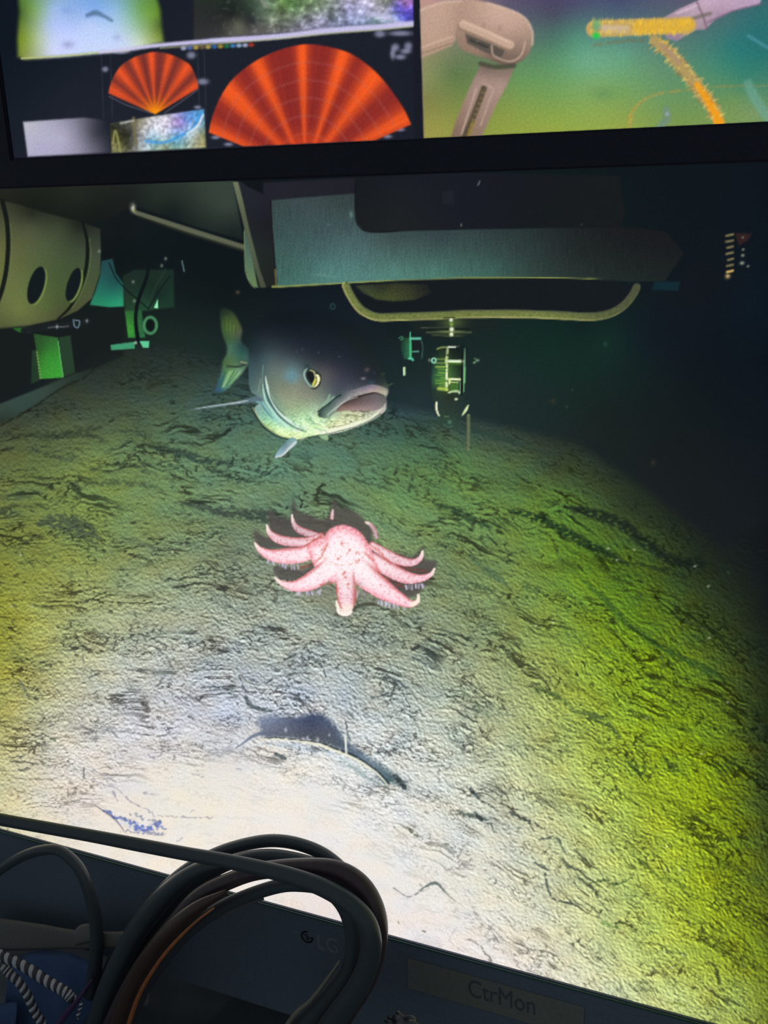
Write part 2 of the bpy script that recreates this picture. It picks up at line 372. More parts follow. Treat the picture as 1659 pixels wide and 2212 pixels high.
    for p in ([(590,840),(680,880),(735,910)], [(590,900),(680,940),(750,960),(790,1000),(850,1050),(950,1100),(990,1135)], [(1010,1130),(1150,1140),(1360,1145)], [(720,970),(755,1045)], [(920,985),(985,1000)], [(950,745),(990,765)], [(1130,1300),(1165,1275)], [(1510,830),(1540,840)], [(1050,800),(1075,810)], [(1230,865),(1300,880)], [(1220,1105),(1250,1095)]):
        stroke(zd(p), 1.5, (150,145,160), .7, 1, breakup=.6, seed=12)
    for p, w in (([(525,50),(537,160)], 1.5), ([(540,365),(525,430)], 1.5), ([(975,540),(985,620)], 1.3), ([(120,260),(165,330)], 3), ([(570,250),(635,220)], 2.5), ([(1010,300),(1045,250)], 3), ([(130,760),(155,745)], 4), ([(600,530),(630,520)], 3), ([(1210,495),(1235,510)], 3.5), ([(1010,495),(1030,505)], 3), ([(1470,380),(1520,372)], 3), ([(535,830),(538,890)], 3.5), ([(310,560),(350,550)], 2), ([(1000,60),(1060,110),(1100,180)], 3), ([(890,200),(990,215),(1130,215)], 5)):
        stroke(zd(p), w*.8, (92,100,96), .75, 1, breakup=.3, seed=14)
    # stray bits over the floor
    r = np.random.default_rng(11)
    for _ in range(170):
        px, py = r.uniform(0, 1620), r.uniform(1150, 2120)
        if 540 < px < 960 and py < 1350: continue
        L = r.uniform(3, 10); a = r.uniform(.2, 1.3)
        if px < 850 and py > 1600 and r.random() < .8: continue
        stroke([(px, py), (px+L*math.cos(a), py+L*math.sin(a))], r.uniform(1.0, 2.4), (58, 72, 52), .6, 1, False)
        if r.random() < .4: blob(px-3, py+5, 3, 2, (240, 244, 210), .6, 'put')

# ------------------------------ vehicle over the floor ---------------------
IDS = {}
def region(name, p, smooth=False, pad=0.0):
    p = crom(p, 6, True) if smooth else np.asarray(p, np.float32)
    IDS.setdefault(name, []).append((p, pad))
def paint_vehicle():
    z3 = Z(0, 380, 2.9625)
    z4 = Z(460, 380, 2.765)
    z5 = Z(1000, 380, 2.5175)
    # dark void behind everything near the top
    top = [(-20,380),(1700,300),(1700,1100),(1560,1180),(1400,1060),(1250,960),(1000,900),(860,880),(560,820),(430,760),(330,740),(250,752),(160,800),(60,860),(-20,900)]
    V = [(0,430,26,34,28),(150,420,26,32,28),(300,500,18,26,30),(250,560,16,24,26),(400,600,16,26,30),(480,640,16,26,28),(600,680,20,30,36),(700,700,20,32,42),(860,700,20,32,36),(350,720,26,42,36),(200,740,22,32,30),(100,780,22,30,34),(30,840,22,30,34),(450,760,28,46,42),(900,820,28,46,46),(900,860,32,52,56),(1050,760,24,44,40),(1200,740,16,46,38),(1310,735,18,48,40),(1260,700,16,36,34),(1400,720,16,28,38),(1520,620,18,24,30),(1620,660,12,26,38),(1650,760,12,22,32),(1500,800,16,26,32),(1100,860,28,46,46),(1300,900,24,36,34),(1600,950,18,26,32),(1450,1000,24,30,32),(1000,900,30,48,50)]
    F = field(V)
    poly(top, lambda x, y: F(x, y)*(1+.05*perlin(x/3, y/3, 2)[..., None]), 16)
    stroke([(880,905),(960,915),(1080,945),(1200,985)], [3,6,6,3], (40,66,54), .5, 4)
    # underside panels, strut
    poly(z3([(0,60),(900,30),(1490,30),(1560,410),(1300,340),(1000,240),(850,190),(640,300),(300,230),(0,150)]), field([(0,100,36,40,30),(500,110,36,42,34),(850,110,30,36,34),(1000,150,38,50,42),(1300,150,52,66,54),(1450,200,58,74,62),(1500,350,30,40,38),(1100,230,24,32,32),(600,230,24,30,28),(200,190,24,30,24)], z3), 4, .9)
    stroke(z3([(870,235),(1200,345),(1560,460)]), [4.5,6,6.5], (92,98,78), 1, 1.2, False); stroke(z3([(880,258),(1210,372),(1560,478)]), [2,3,3], (38,44,34), .8, 1.2, False)
    blob(287, 449, 5, 8, (210,214,196), .9, 'put'); blob(283, 444, 3, 3, (60,60,50), .9, 'put'); blob(289, 455, 2.5, 4, (190,190,90), .7, 'put')
    region('support_strut', z3([(850,215),(880,225),(1200,330),(1560,440),(1560,490),(1200,390),(850,260)]))
    # thruster drum with holes
    drum = z3([(-60,140),(120,185),(300,240),(500,290),(640,340),(645,480),(640,620),(590,780),(500,860),(370,920),(180,960),(-60,985)])
    poly(drum, field([(0,200,70,76,44),(60,300,84,92,52),(200,240,40,50,32),(200,330,84,96,56),(400,340,66,82,48),(500,320,34,44,32),(600,380,54,66,48),(610,520,76,92,62),(300,450,86,108,58),(150,550,104,118,56),(100,700,116,134,60),(350,650,78,112,48),(560,620,72,104,52),(120,860,126,142,60),(300,830,96,124,48),(450,800,80,104,46),(540,780,90,104,50),(30,950,96,112,50),(200,930,110,122,54),(400,890,86,92,48),(0,500,120,126,50)], z3), 1.8, 1, False, .05)
    sl = bb(drum, 2); xx, yy = X[sl], Y[sl]; mm = (ss(-1, 2, poly_sd(drum, xx, yy)))[..., None]; l_ = IMG[sl].mean(-1, keepdims=True); IMG[sl] = IMG[sl]*(1-mm)+(IMG[sl]*.72+l_*.28)*.90*mm
    stroke(z3([(15,160),(45,300),(52,450),(40,600),(15,720),(-20,820)]), 5.0, (20,26,24), .95, 1.4); stroke(z3([(66,300),(72,450),(60,600),(34,730)]), 1, (104,112,70), .7, 1)
    stroke(z3([(530,300),(555,400),(560,500),(545,620),(500,750),(440,850),(370,915)]), [3,3.5,4,4,3.6,3,2], (18,26,22), .95, 1.2); stroke(z3([(574,400),(580,510),(566,620),(520,750),(460,850)]), .8, (110,122,74), .6, 1)
    for c, rx, ry, a in (((232,700),50,125,.28),((470,695),40,112,.30)):
        th_ = np.linspace(0, 2*math.pi, 26, endpoint=False)
        e = np.array([(c[0]+rx*math.cos(t)*math.cos(a)-ry*math.sin(t)*math.sin(a)*-1*-1, c[1]+rx*math.cos(t)*math.sin(a)+ry*math.sin(t)*math.cos(a)) for t in th_], np.float32)
        poly(z3(e+np.array([12,8])), (112,132,70), 1.3); poly(z3(e), (20,28,32), 1.3)
    region('thruster_drum', drum)
    # below the drum: clamp, green post, tray edge
    poly(z3([(0,975),(180,960),(380,920),(560,880),(760,850),(790,870),(790,1150),(620,1230),(480,1260),(200,1320),(-30,1460)]), (24,30,30), 6, .8)
    poly(z3([(80,975),(190,968),(195,1005),(120,1000)]), (40,110,36), 1.5)
    poly(z3([(215,1010),(370,1035),(405,1290),(255,1300),(230,1100)]), field([(230,1030,42,84,40),(350,1050,46,112,46),(300,1150,52,142,46),(380,1240,56,160,52),(280,1270,60,150,50),(240,1120,40,90,36)], z3), 1.4, 1, False, .12)
    poly(z3([(375,1035),(450,1020),(480,1255),(405,1285)]), (38,66,44), 1.5); poly(z3([(205,1120),(232,1110),(258,1305),(200,1330)]), (34,62,40), 2)
    region('green_post', z3([(215,1010),(370,1030),(450,1018),(480,1258),(405,1290),(255,1305),(200,1330),(205,1120)]))
    stroke(z3([(372,1060),(388,1180),(404,1285)]), 1.1, (110,190,110), .8, .9, False)
    for k in range(9): blob(*z3([(236+k*2.6, 1130+k*20)])[0], 1.6, 2.2, (170,190,110), .8, 'put')
    stroke(z3([(150,990),(320,965),(480,950),(570,930)]), [6,7,7,5], (28,34,36), 1, 2); stroke(z3([(310,970),(440,962)]), 1, (150,150,150), .6, .8)
    stroke(z3([(470,920),(476,960),(500,970),(508,930),(480,922)]), 1.2, (120,150,170), .8, .8); blob(*z3([(365,965)])[0], 2, 4, (190,200,200), .8, 'put'); blob(*z3([(556,928)])[0], 2.5, 3.5, (160,170,170), .8, 'put')
    poly(z3([(-30,1470),(200,1380),(450,1280),(630,1220),(600,1260),(420,1350),(300,1440),(150,1510),(-30,1600)]), field([(0,1500,52,70,60),(100,1480,50,74,66),(300,1390,52,72,64),(550,1260,36,50,42),(20,1570,40,54,44)], z3), 2.5)
    stroke(z3([(-20,1610),(130,1530),(230,1470),(330,1400),(430,1340),(540,1290),(620,1215)]), [2.5,3,2.5,3,2.5,2,1.5], (30,38,28), .85, 2, breakup=.3)
    region('tray_edge', z3([(-30,1470),(200,1380),(450,1280),(630,1220),(600,1260),(420,1350),(300,1440),(150,1510),(-30,1600)]))
    # open water seen through the frame and bracket
    poly(z3([(650,545),(720,530),(740,620),(790,690),(792,835),(700,840),(575,825),(610,740),(640,640)]), field([(680,570,30,74,78),(660,660,30,92,90),(740,680,26,80,76),(700,760,30,118,98),(640,800,36,134,96),(760,815,44,156,112)], z3), 2)
    poly(z3([(785,640),(860,600),(1110,600),(1115,840),(1020,850),(960,860),(860,870),(800,870)]), field([(800,700,30,52,42),(850,820,34,70,46),(1000,650,28,50,40),(1080,750,26,58,44),(940,830,34,84,54),(1000,760,22,44,38)], z3), 3, .9)
    poly(z3([(800,865),(905,860),(930,1035),(820,1035)]), field([(830,880,44,110,50),(840,980,60,160,50),(900,960,40,100,60),(905,1020,40,110,64)], z3), 1.6, 1, False, .15)
    stroke(z3([(955,560),(935,660),(890,780),(872,860),(870,950),(885,1060)]), [3,4,4,4,4,5], (16,24,28), 1, 1.2)
    stroke(z3([(700,560),(740,650),(800,720),(880,790),(950,850)]), 1.4, (16,24,26), .9, 1)
    stroke(z3([(1090,640),(1030,720),(980,800),(950,850)]), 1.6, (20,30,30), .9, 1); stroke(z3([(1060,600),(990,720),(960,800)]), 2.2, (34,60,46), .7, 1)
    poly(z3([(985,845),(1008,792),(1012,848)]), (150,236,180), 1)
    th_ = np.linspace(0, 2*math.pi, 20); stroke(z3([(962+40*math.cos(t), 956+52*math.sin(t)) for t in th_]), 3.0, (70,138,92), .95, 1.2, False)
    blob(*z3([(962,956)])[0], 9, 13, (16,26,24), .95, 'put', p=6)
    poly(z3([(708,1082),(860,1062),(862,1105),(712,1115)]), (64,150,110), 1.2); poly(z3([(893,1058),(955,1058),(952,1100),(915,1098)]), (96,200,150), 1.2); blob(*z3([(868,1068)])[0], 3, 3, (220,250,210), .8, 'put')
    for q in ((852,678),(860,800),(1035,575),(1060,530),(635,482)): blob(*z3([q])[0], 2.8, 3.2, (130,150,130), .8, 'put')
    stroke(z3([(1165,545),(1178,610)]), 1.3, (120,150,160), .7, 1)
    region('bracket_with_hose', z3([(785,640),(860,600),(960,560),(1110,600),(1115,840),(1015,860),(1030,960),(1000,1030),(955,1100),(708,1115),(708,1080),(815,1040),(800,870)]))
    # steel frame: white edged fin + dark gusset + long beam
    poly(z4([(118,35),(170,35),(200,60),(345,130),(380,660),(250,668),(215,630),(195,560),(190,300),(160,150)]), field([(300,120,34,36,46),(250,200,32,36,44),(320,300,28,30,38),(330,600,32,38,36),(250,450,34,44,40)], z4), 1.5)
    poly(z4([(118,35),(150,35),(180,150),(215,310),(280,560),(318,665),(285,668),(240,520),(200,360),(180,280)]), field([(130,60,108,116,92),(190,250,86,94,72),(240,430,84,94,72),(290,620,72,82,60)], z4), 1.2)
    poly(z4([(186,310),(205,370),(240,520),(262,640),(270,668),(240,660),(205,610),(192,540)]), field([(195,360,70,92,84),(210,500,84,112,92),(245,640,100,128,84)], z4), 1.2)
    stroke(z4([(188,330),(192,540),(204,600),(225,645),(250,668)]), 1.1, (120,150,100), .7, 1)
    poly(z4([(300,40),(860,10),(850,70),(848,130),(345,150),(300,100)]), field([(320,80,34,34,46),(600,90,34,36,44),(840,60,32,32,42)], z4), 3)
    grey = lambda fn, a: (lambda x, y: (lambda c: c.mean(-1, keepdims=True)*a+c*(1-a))(fn(x, y)))
    beam = np.vstack([z4([(345,145),(848,105),(850,210),(860,280),(900,325),(960,340),(1200,328)]), z5([(0,292),(400,285),(900,280),(1100,300),(1200,420),(1100,570),(900,575),(700,560),(400,552),(0,556)]), z4([(1490,612),(1100,625),(700,645),(385,665),(350,300)])])
    poly(beam, grey(field([(593,440,46,76,78),(660,440,52,80,84),(740,440,46,72,72),(620,500,46,88,88),(700,520,52,96,98),(760,520,60,104,106),(620,590,48,112,100),(720,590,66,138,128),(850,520,52,84,84),(850,590,66,138,122),(950,520,44,76,80),(950,590,60,132,110),(1060,520,40,72,72),(1060,590,46,108,92),(1150,520,34,58,58),(1150,590,38,76,66),(1250,540,30,42,42),(1350,540,26,34,36),(1450,540,24,30,34)]), .38), 1.6, 1, False, .06)
    sl = box(590, 420, 1400, 610); x, y = X[sl], Y[sl]; mm = ss(0, 8, poly_sd(beam, x, y))
    IMG[sl] *= (1+mm*.10*(perlin(x/2.2, y/40, 33)+perlin(x/4, y/4, 35)))[..., None]
    for q in ((825,230,8,14),(690,292,5,3),(640,590,30,4),(700,600,34,3)): blob(*z4([q[:2]])[0], q[2]/2, q[3]/2, (110,150,140), .6, 'put')
    stroke(z4([(345,150),(352,300),(380,655)]), 1.8, (26,26,28), .9, 1, False); stroke(z4([(372,560),(378,655)]), 1.5, (150,130,70), .7, 1, False)
    stroke(np.vstack([z4([(355,662),(420,660),(700,645),(1000,628),(1300,618)]), z5([(0,555),(300,553),(600,556),(760,562)])]), [2,1.6,1.4,1.3,1.3,1.2,1,.9,.6], (150,158,84), .9, .9)
    region('steel_beam', beam); region('steel_fin', z4([(118,35),(170,35),(290,100),(345,150),(380,660),(250,668),(215,630),(195,560),(190,300),(160,150)]))
    hole = np.vstack([z4([(848,10),(850,210),(860,280),(900,325),(960,338),(1200,326)]), z5([(0,290),(400,283),(860,278),(880,200),(850,0),(0,-20)])])
    poly(hole, field([(790,420,24,28,34),(860,440,28,32,38),(850,480,30,34,36),(1000,450,24,28,38),(1200,450,22,28,32),(1300,420,24,28,32)]), 1.6); stroke(z4([(850,40),(850,210),(862,285),(900,325),(960,336),(1100,332)]), 1.3, (16,22,28), .8, 1)
    stroke(z5([(82,50),(92,28)]), 1.1, (130,130,150), .8, .9); poly(z4([(1370,95),(1440,85),(1440,165),(1370,165)]), (32,38,46), 2, .7); blob(*z4([(1483,293)])[0], 1.5, 3, (140,150,130), .8, 'put')
    # tubular rail under the beam
    void = np.vstack([z4([(800,650),(1100,625),(1500,612)]), z5([(0,560),(400,558),(760,565),(940,600),(920,650),(880,700),(800,735),(700,742),(400,735),(0,735)]), z4([(1490,800),(1200,810),(1000,815),(900,780),(850,730)])])
    poly(void, (22,28,34), 2)
    poly(z4([(850,655),(1100,640),(1280,650),(1300,700),(1200,742),(1080,748),(980,738),(900,700)]), field([(880,670,56,66,46),(960,700,62,74,40),(1060,720,70,80,40),(1180,700,54,60,38),(1260,680,32,38,36),(1000,660,40,46,36)], z4), 2.5, 1, False, .3)
    rail = np.vstack([z4([(795,655),(815,700),(855,765),(900,810),(980,842),(1100,842),(1400,832)]), z5([(0,752),(250,750),(480,756),(650,765),(740,762),(820,740),(880,700),(925,645),(945,605)])])
    rw = [6.5,7,8,8.5,8.5,8.5,8.5,8.5,8.5,8.5,8.5,8.5,8.5,8,7.5,7.5]
    stroke(rail, rw, (92,100,66), 1, 1.4)
    sl = bb(rail, 14); x, y = X[sl], Y[sl]; d, par, side = segd(crom(rail, 6), x, y)
    fade = ss(1440, 1150, x); tex = 1+.18*perlin(x/3, y/3, 6)+.12*perlin(x/9, y/5, 7)
    m = ss(9, 7, d); cc = C3((112,122,66))*(0.35+.65*fade)[..., None]*tex[..., None]+C3((30,34,30))*(1-fade)[..., None]
    put(sl, m, cc); low = ss(4, 7.5, d)*(side > 0)*ss(9.5, 8, d); put(sl, low*.75*fade, C3((190,184,120)))
    hi = ss(3, 7, d)*(side < 0)*ss(9.5, 8, d); put(sl, hi*.4, C3((70,80,66)))
    pts = crom(rail, 6); dn = np.gradient(pts, axis=0); nn = np.stack([-dn[:, 1], dn[:, 0]], 1); nn /= np.linalg.norm(nn, axis=1)[:, None]+1e-6
    region('skid_rail', np.vstack([pts+nn*9, (pts-nn*9)[::-1]]))
    # lamp with glass dome
    z8 = Z(840, 660, 6.9125)
    poly(z8([(300,230),(1659,200),(1659,330),(1250,400),(1000,470),(700,470),(400,400)]), (30,38,36), 8, .6)
    blob(*z8([(945,250)])[0], 26, 14, (110,130,60), .55, 'put'); blob(*z8([(920,400)])[0], 26, 5, (110,130,50), .6, 'put')
    stroke(z8([(480,330),(900,325)]), .9, (110,124,90), .6, .9); stroke(z8([(560,400),(940,390),(1230,400)]), [.6,1.4,.6], (130,144,100), .7, .9); stroke(z8([(600,350),(1200,352)]), 2, (16,24,22), .6, 1.4)
    stroke(z8([(640,440),(940,455),(1130,450)]), [.6,1.2,.6], (110,124,70), .6, .9)
    stroke(z8([(820,185),(980,185)]), 1, (12,18,14), .9, .8)
    for q, r in (((930,215),4.0),((938,355),5.0),((935,430),4.5)): blob(*z8([q])[0], r, r*.95, (240,250,214), 1, 'put', p=4)
    blob(*z8([(935,280)])[0], 4, 5, (150,190,80), .8, 'put')
    body = z8([(690,640),(850,600),(1000,590),(1150,630),(1160,900),(1150,1300),(1190,1480),(1080,1680),(980,1810),(850,1810),(750,1680),(670,1450),(640,1200),(650,900)])
    poly(body, field([(700,700,24,40,36),(780,700,40,60,38),(1000,700,26,34,30),(1100,700,22,34,38),(700,950,40,84,60),(780,1000,70,130,80),(850,950,80,140,60),(700,1150,60,116,64),(800,1150,96,160,56),(700,1250,40,60,44),(1000,950,42,68,34),(1100,1000,28,44,36),(980,1200,60,96,56),(1120,1250,26,54,44),(900,1330,42,48,28),(800,1450,44,64,56),(1000,1450,40,58,52),(900,1600,44,66,50),(900,1750,46,76,58),(1100,1550,36,56,54)], z8), 4, .85, True, .2)
    stroke(z8([(875,640),(868,750),(860,830),(868,900),(862,1060),(862,1260)]), [2,2.4,3,2,2.6,2.4], (222,238,170), 1, 1, breakup=.12)
    stroke(z8([(720,650),(780,628),(860,625)]), 1.4, (150,170,90), .9, 1); stroke(z8([(890,620),(990,620)]), [2,1.6], (230,240,225), 1, .9, False); stroke(z8([(800,615),(1050,612)]), .8, (110,130,100), .8, .8)
    stroke(z8([(895,832),(1110,832)]), 2.6, (226,242,206), 1, .9, False); poly(z8([(895,850),(1110,855),(1110,885),(895,880)]), (70,120,30), 1)
    stroke(z8([(1130,640),(1130,800),(1125,950),(1120,1290)]), [.8,1.4,1.8,1], (120,170,130), .9, 1); stroke(z8([(1135,930),(1128,1150)]), 1.6, (130,210,140), .8, 1)
    stroke(z8([(895,1100),(1060,1105)]), 2.2, (232,242,190), 1, .8, False); stroke(z8([(905,1100),(905,1165)]), 2.2, (220,232,160), 1, .9, False); stroke(z8([(930,1145),(1030,1150)]), 1.4, (200,220,130), .9, .9, False)
    poly(z8([(910,1170),(1040,1165),(1040,1275),(910,1280)]), (70,116,46), 1.4, .9, False, .3)
    stroke(z8([(895,1300),(940,1285),(1030,1282),(1055,1310)]), 1.8, (200,226,170), 1, .9); stroke(z8([(1065,1150),(1065,1310)]), 1, (110,140,130), .9, .8, False)
    stroke(z8([(1095,700),(1095,1000),(1085,1330)]), 2, (18,22,20), .8, 1, False)
    for i in range(18):
        yy = 900+i*20; stroke(z8([(690+rng.uniform(0, 90), yy), (845, yy+rng.uniform(-8, 8))]), rng.uniform(.8, 1.6), (150,200,70) if i % 2 else (40,90,40), .55, .9, False)
    for yy in (800, 860, 915): stroke(z8([(690,yy),(850,yy)]), 1.2, (170,196,90), .6, 1, False)
    stroke(z8([(740,1240),(870,1255)]), 3, (190,214,90), .8, 1.4, False)
    for c in ((672,820),):
        stroke(z8([(c[0]+32*math.cos(t), c[1]+34*math.sin(t)) for t in np.linspace(0, 6.28, 14)]), 1.7, (150,220,190), .9, .9, False); blob(*z8([(605,815)])[0], 2, 3.5, (160,170,140), .8, 'put')
    stroke(z8([(1280,790),(1310,820),(1270,855)]), 1.4, (90,130,90), .9, 1); blob(*z8([(1330,820)])[0], 2.6, 2.6, (150,170,160), .9, 'put'); blob(*z8([(1275,855)])[0], 2.4, 2, (140,170,130), .9, 'put')
    stroke(z8([(710,1450),(705,1530),(725,1600),(755,1650)]), [2,2.6,2,1], (240,244,210), 1, .9); stroke(z8([(685,1440),(690,1540),(720,1640)]), 1, (8,14,10), .8, .9)
    stroke(z8([(1185,1490),(1150,1560),(1095,1640)]), [1.2,2.6,.8], (220,240,180), 1, .9); blob(*z8([(1005,1398)])[0], 3.4, 2.4, (240,250,210), 1, 'put', p=4)
    blob(*z8([(910,1740)])[0], 4, 4, (90,140,110), .8, 'put'); stroke(z8([(810,1770),(880,1810),(960,1800)]), 1, (80,120,100), .7, 1); stroke(z8([(830,1660),(900,1655)]), .8, (120,140,90), .7, 1)
    region('glass_domed_lamp', body, True)
    poly(z8([(180,480),(320,480),(330,800),(230,800),(180,650)]), field([(210,520,26,54,44),(280,560,40,120,70),(280,700,44,130,80),(220,700,28,70,52)], z8), 3, .9, False, .3)
    stroke(z8([(320,400),(322,600),(322,790)]), [1,1.8,1.6], (90,210,150), .9, 1); stroke(z8([(320,495),(470,495)]), 2, (110,206,170), 1, .9, False)
    poly(z8([(340,520),(480,520),(480,670),(340,670)]), (28,34,34), 1.5); stroke(z8([(350,690),(440,685)]), 1.6, (90,160,130), .9, .9, False); stroke(z8([(480,520),(505,600),(500,720),(490,790)]), 1, (70,110,100), .8, .9)
    stroke(z8([(300,790),(340,790),(360,815)]), 2, (100,220,180), .9, 1, False); stroke(z8([(150,490),(190,465),(210,490),(180,515)]), 1, (80,160,110), .8, .9)
    stroke(z8([(230,930),(232,1030)]), 2.2, (200,236,190), 1, .8, False)
    region('far_lamp', z8([(140,440),(320,390),(510,480),(515,800),(380,830),(200,820),(170,650)]))
    stroke(z8([(1190,1640),(1190,1900),(1185,2150)]), 3.2, (110,122,88), 1, 1.0, False)
    for k in range(15): stroke(z8([(1165,1670+k*32),(1212,1664+k*32)]), .8, (70,80,56), .8, .8, False)
    region('threaded_rod', z8([(1165,1625),(1215,1625),(1210,2155),(1162,2155)]))
    # chain like things top right, drifting specks
    for k in range(7): stroke(z5([(1435+rng.uniform(-6, 6),325+k*33),(1468,318+k*33)]), 2.2, (130,120,80) if k < 6 else (230,190,110), .9, 1.2, False)
    poly(z5([(1480,310),(1570,315),(1550,350),(1500,380)]), (60,34,32), 3, .8); blob(*z5([(1440,545)])[0], 5, 5, (230,190,120), .9, 'put')
    for q, r in (((1522,432),3.4),((1518,474),4.2),((1550,492),2.6),((1524,400),2.4),((1522,335),2)): blob(*z5([q])[0], r, r*.8, (180,186,160), .85, 'put')
    region('hanging_fittings', z5([(1415,310),(1580,305),(1580,510),(1470,580),(1415,580)]))
    for q in ((490,1225,8,(60,54,40)),(565,1255,4,(60,72,60)),(595,1165,3,(60,80,70)),(1035,1560,8,(58,50,40)),(775,915,6,(40,84,62)),(645,265,3,(70,74,50))): blob(*z5([q[:2]])[0], q[2]/1.5, q[2]/1.5, q[3], .8, 'put')
    poly(z5([(1040,575),(1180,575),(1170,625),(1030,620)]), (16,48,60), 3, .8)
    stroke(z4([(715+14*math.cos(t), 780+16*math.sin(t)) for t in np.linspace(0, 6.28, 12)]), 1, (44,86,80), .9, 1, False); blob(*z4([(148,695)])[0], 4, 4, (84,70,60), .9, 'put')
    for q in ((920,1155),(970,1170)): pass

# ------------------------------ fish ---------------------------------------
def paint_fish():
    z4 = Z(460, 380, 2.765); z7 = Z(620, 720, 6.9125); z9 = Z(400, 640, 6.1458)
    # tail fin
    tail = z9([(470,180),(560,170),(650,230),(710,330),(755,450),(740,560),(760,620),(840,700),(860,860),(800,960),(720,1060),(640,1140),(560,1230),(470,1270),(390,1260),(430,1150),(480,1000),(500,860),(550,760),(550,650),(510,550),(480,420)])
    poly(tail, field([(520,200,30,46,38),(560,300,62,90,40),(600,420,84,116,54),(700,420,78,98,52),(740,470,96,92,72),(550,560,60,92,54),(640,620,62,106,80),(760,660,30,62,66),(600,700,74,118,100),(800,800,52,104,92),(700,820,60,110,86),(600,830,84,116,74),(560,900,78,110,62),(760,900,70,92,72),(560,1000,90,140,90),(650,1050,120,170,110),(720,1000,130,170,140),(500,1100,56,110,110),(560,1180,96,160,120),(430,1220,50,84,118),(470,1240,54,94,120)], z9), 4, .95, True, .08)
    for i in range(12):
        a = rng.uniform(0, 1); stroke(z9([(500+230*a, 990+20*rng.uniform()),(440+150*a, 1230-60*a)]), rng.uniform(.8, 1.5), (170,206,140) if i % 2 else (56,96,70), .55, 1.1, False)
    for i in range(7): stroke(z9([(520+25*i,240+30*i),(540+20*i,520)]), 1, (110,140,70) if i % 2 else (50,70,36), .35, 1.4, False)
    stroke(z9([(560,930),(700,935),(800,905)]), 2.4, (40,62,48), .8, 1.8); stroke(z9([(740,870),(815,890)]), 1, (190,180,150), .8, 1)
    region('fish_tail', tail, True)
    # pectoral fin on the far left
    stroke(z9([(20,1500),(80,1420),(240,1370)]), [2,9,4], (66,92,96), .45, 4); stroke(z9([(60,1510),(250,1485),(450,1450),(650,1425),(800,1395),(920,1370),(1040,1350)]), [1,1.5,2.5,3.6,4.5,6,8], (98,120,130), .9, 1.6)
    stroke(z9([(130,1495),(350,1460),(560,1430),(700,1410),(830,1385)]), [.5,1,1.2,1.6,1], (196,206,206), .85, 1); stroke(z9([(560,1455),(760,1440),(900,1440)]), 1.2, (30,44,36), .7, 1.4)
    region('pectoral_fin', z9([(0,1490),(240,1355),(450,1425),(800,1370),(1000,1330),(1040,1370),(920,1440),(600,1475),(60,1530)]))
    # body
    body = z4([(215,1040),(235,950),(310,870),(460,830),(640,840),(800,890),(900,970),(960,1070),(1015,1180),(1046,1262),(1046,1300),(1032,1335),(1034,1390),(1005,1425),(950,1460),(880,1492),(780,1525),(690,1545),(600,1553),(520,1578),(470,1568),(400,1550),(330,1505),(280,1455),(250,1385),(300,1335),(228,1290),(213,1200)])
    colr = field([(215,1200,50,84,90),(230,1130,44,74,82),(250,1050,30,52,62),(300,900,20,32,42),(290,980,28,46,58),(420,880,18,28,38),(600,880,18,30,38),(640,960,22,34,48),(450,980,26,40,54),(800,940,22,34,38),(800,1040,26,36,50),(900,1040,24,38,38),(920,1120,30,40,48),(340,1080,56,78,84),(420,1080,54,70,76),(500,1070,42,54,68),(620,1080,34,44,58),(720,1120,40,46,62),(800,1150,38,46,64),(340,1160,80,100,96),(420,1150,82,98,92),(470,1190,92,140,150),(470,1120,66,90,92),(500,1240,110,120,104),(440,1240,104,112,92),(530,1150,66,84,84),(680,1180,72,72,74),(740,1230,60,62,78),(800,1230,52,56,76),(880,1220,44,50,66),(960,1220,34,44,58),(1010,1240,40,56,50),
        (360,1240,96,112,96),(400,1320,122,134,108),(340,1330,90,124,100),(460,1350,132,146,112),(540,1330,120,130,104),(600,1290,108,112,94),(620,1350,118,136,110),(680,1300,86,98,92),(740,1300,58,72,84),(420,1420,128,160,116),(500,1420,140,172,122),(560,1430,150,200,140),(610,1400,150,176,138),(380,1390,104,150,120),(540,1480,186,232,170),(620,1480,196,230,162),(450,1500,170,222,170),(680,1440,150,190,150),(700,1490,206,222,150),(780,1470,196,204,150),(700,1530,240,248,210),(620,1545,180,220,150),(860,1440,184,190,140),(850,1495,232,236,206),(940,1440,176,178,158),(1000,1400,176,172,160),
        (270,1400,110,150,140),(300,1440,120,190,160),(330,1490,150,190,110),(400,1530,196,228,150),(470,1555,200,220,140),(380,1450,130,200,180),(260,1370,120,160,156),(230,1260,62,92,92),(270,1230,76,96,90),(280,1150,52,78,80)], z4)
    sl = bb(body, 60); x, y = X[sl], Y[sl]; b2 = crom(body, 6, True)
    sd = poly_sd(b2, x, y)
    # the back dissolves into the dark water
    soft = 1.4+26*ss(800, 700, y)*ss(830, 760, x)+10*ss(850, 760, y)*ss(760, 800, x)
    m = ss(-1, 1, sd/soft)
    c = colr(x, y)
    sc = fbm(x/5+y/9, y/3.4, 71, 3, .6); bright = ss(0.25, .65, c.mean(-1))
    c = c*(1+.30*bright*sc+.05*perlin(x/3, y/3, 72))[..., None]
    lines = perlin((x*0.5+y*0.86)/2.6, (x*0.86-y*0.5)/16, 74); low = ss(870, 915, y)
    c = c*(1+.22*low*lines)[..., None]
    c = (c.mean(-1, keepdims=True)*.25+c*.75)*(1+.16*ss(.12, .3, c.mean(-1)))[..., None]
    put(sl, m, np.clip(c, 0, 1))
    # outline shadow along the belly
    # gill folds
    stroke(z9([(1060,780),(1040,900),(1040,1050),(1050,1180),(1080,1300),(1130,1420),(1210,1540),(1320,1650),(1450,1740),(1600,1800)]), [1,1.3,1.6,2.2,3.4,3.8,3.4,2.6,2,1.2], (56,92,92), .8, 1.4)
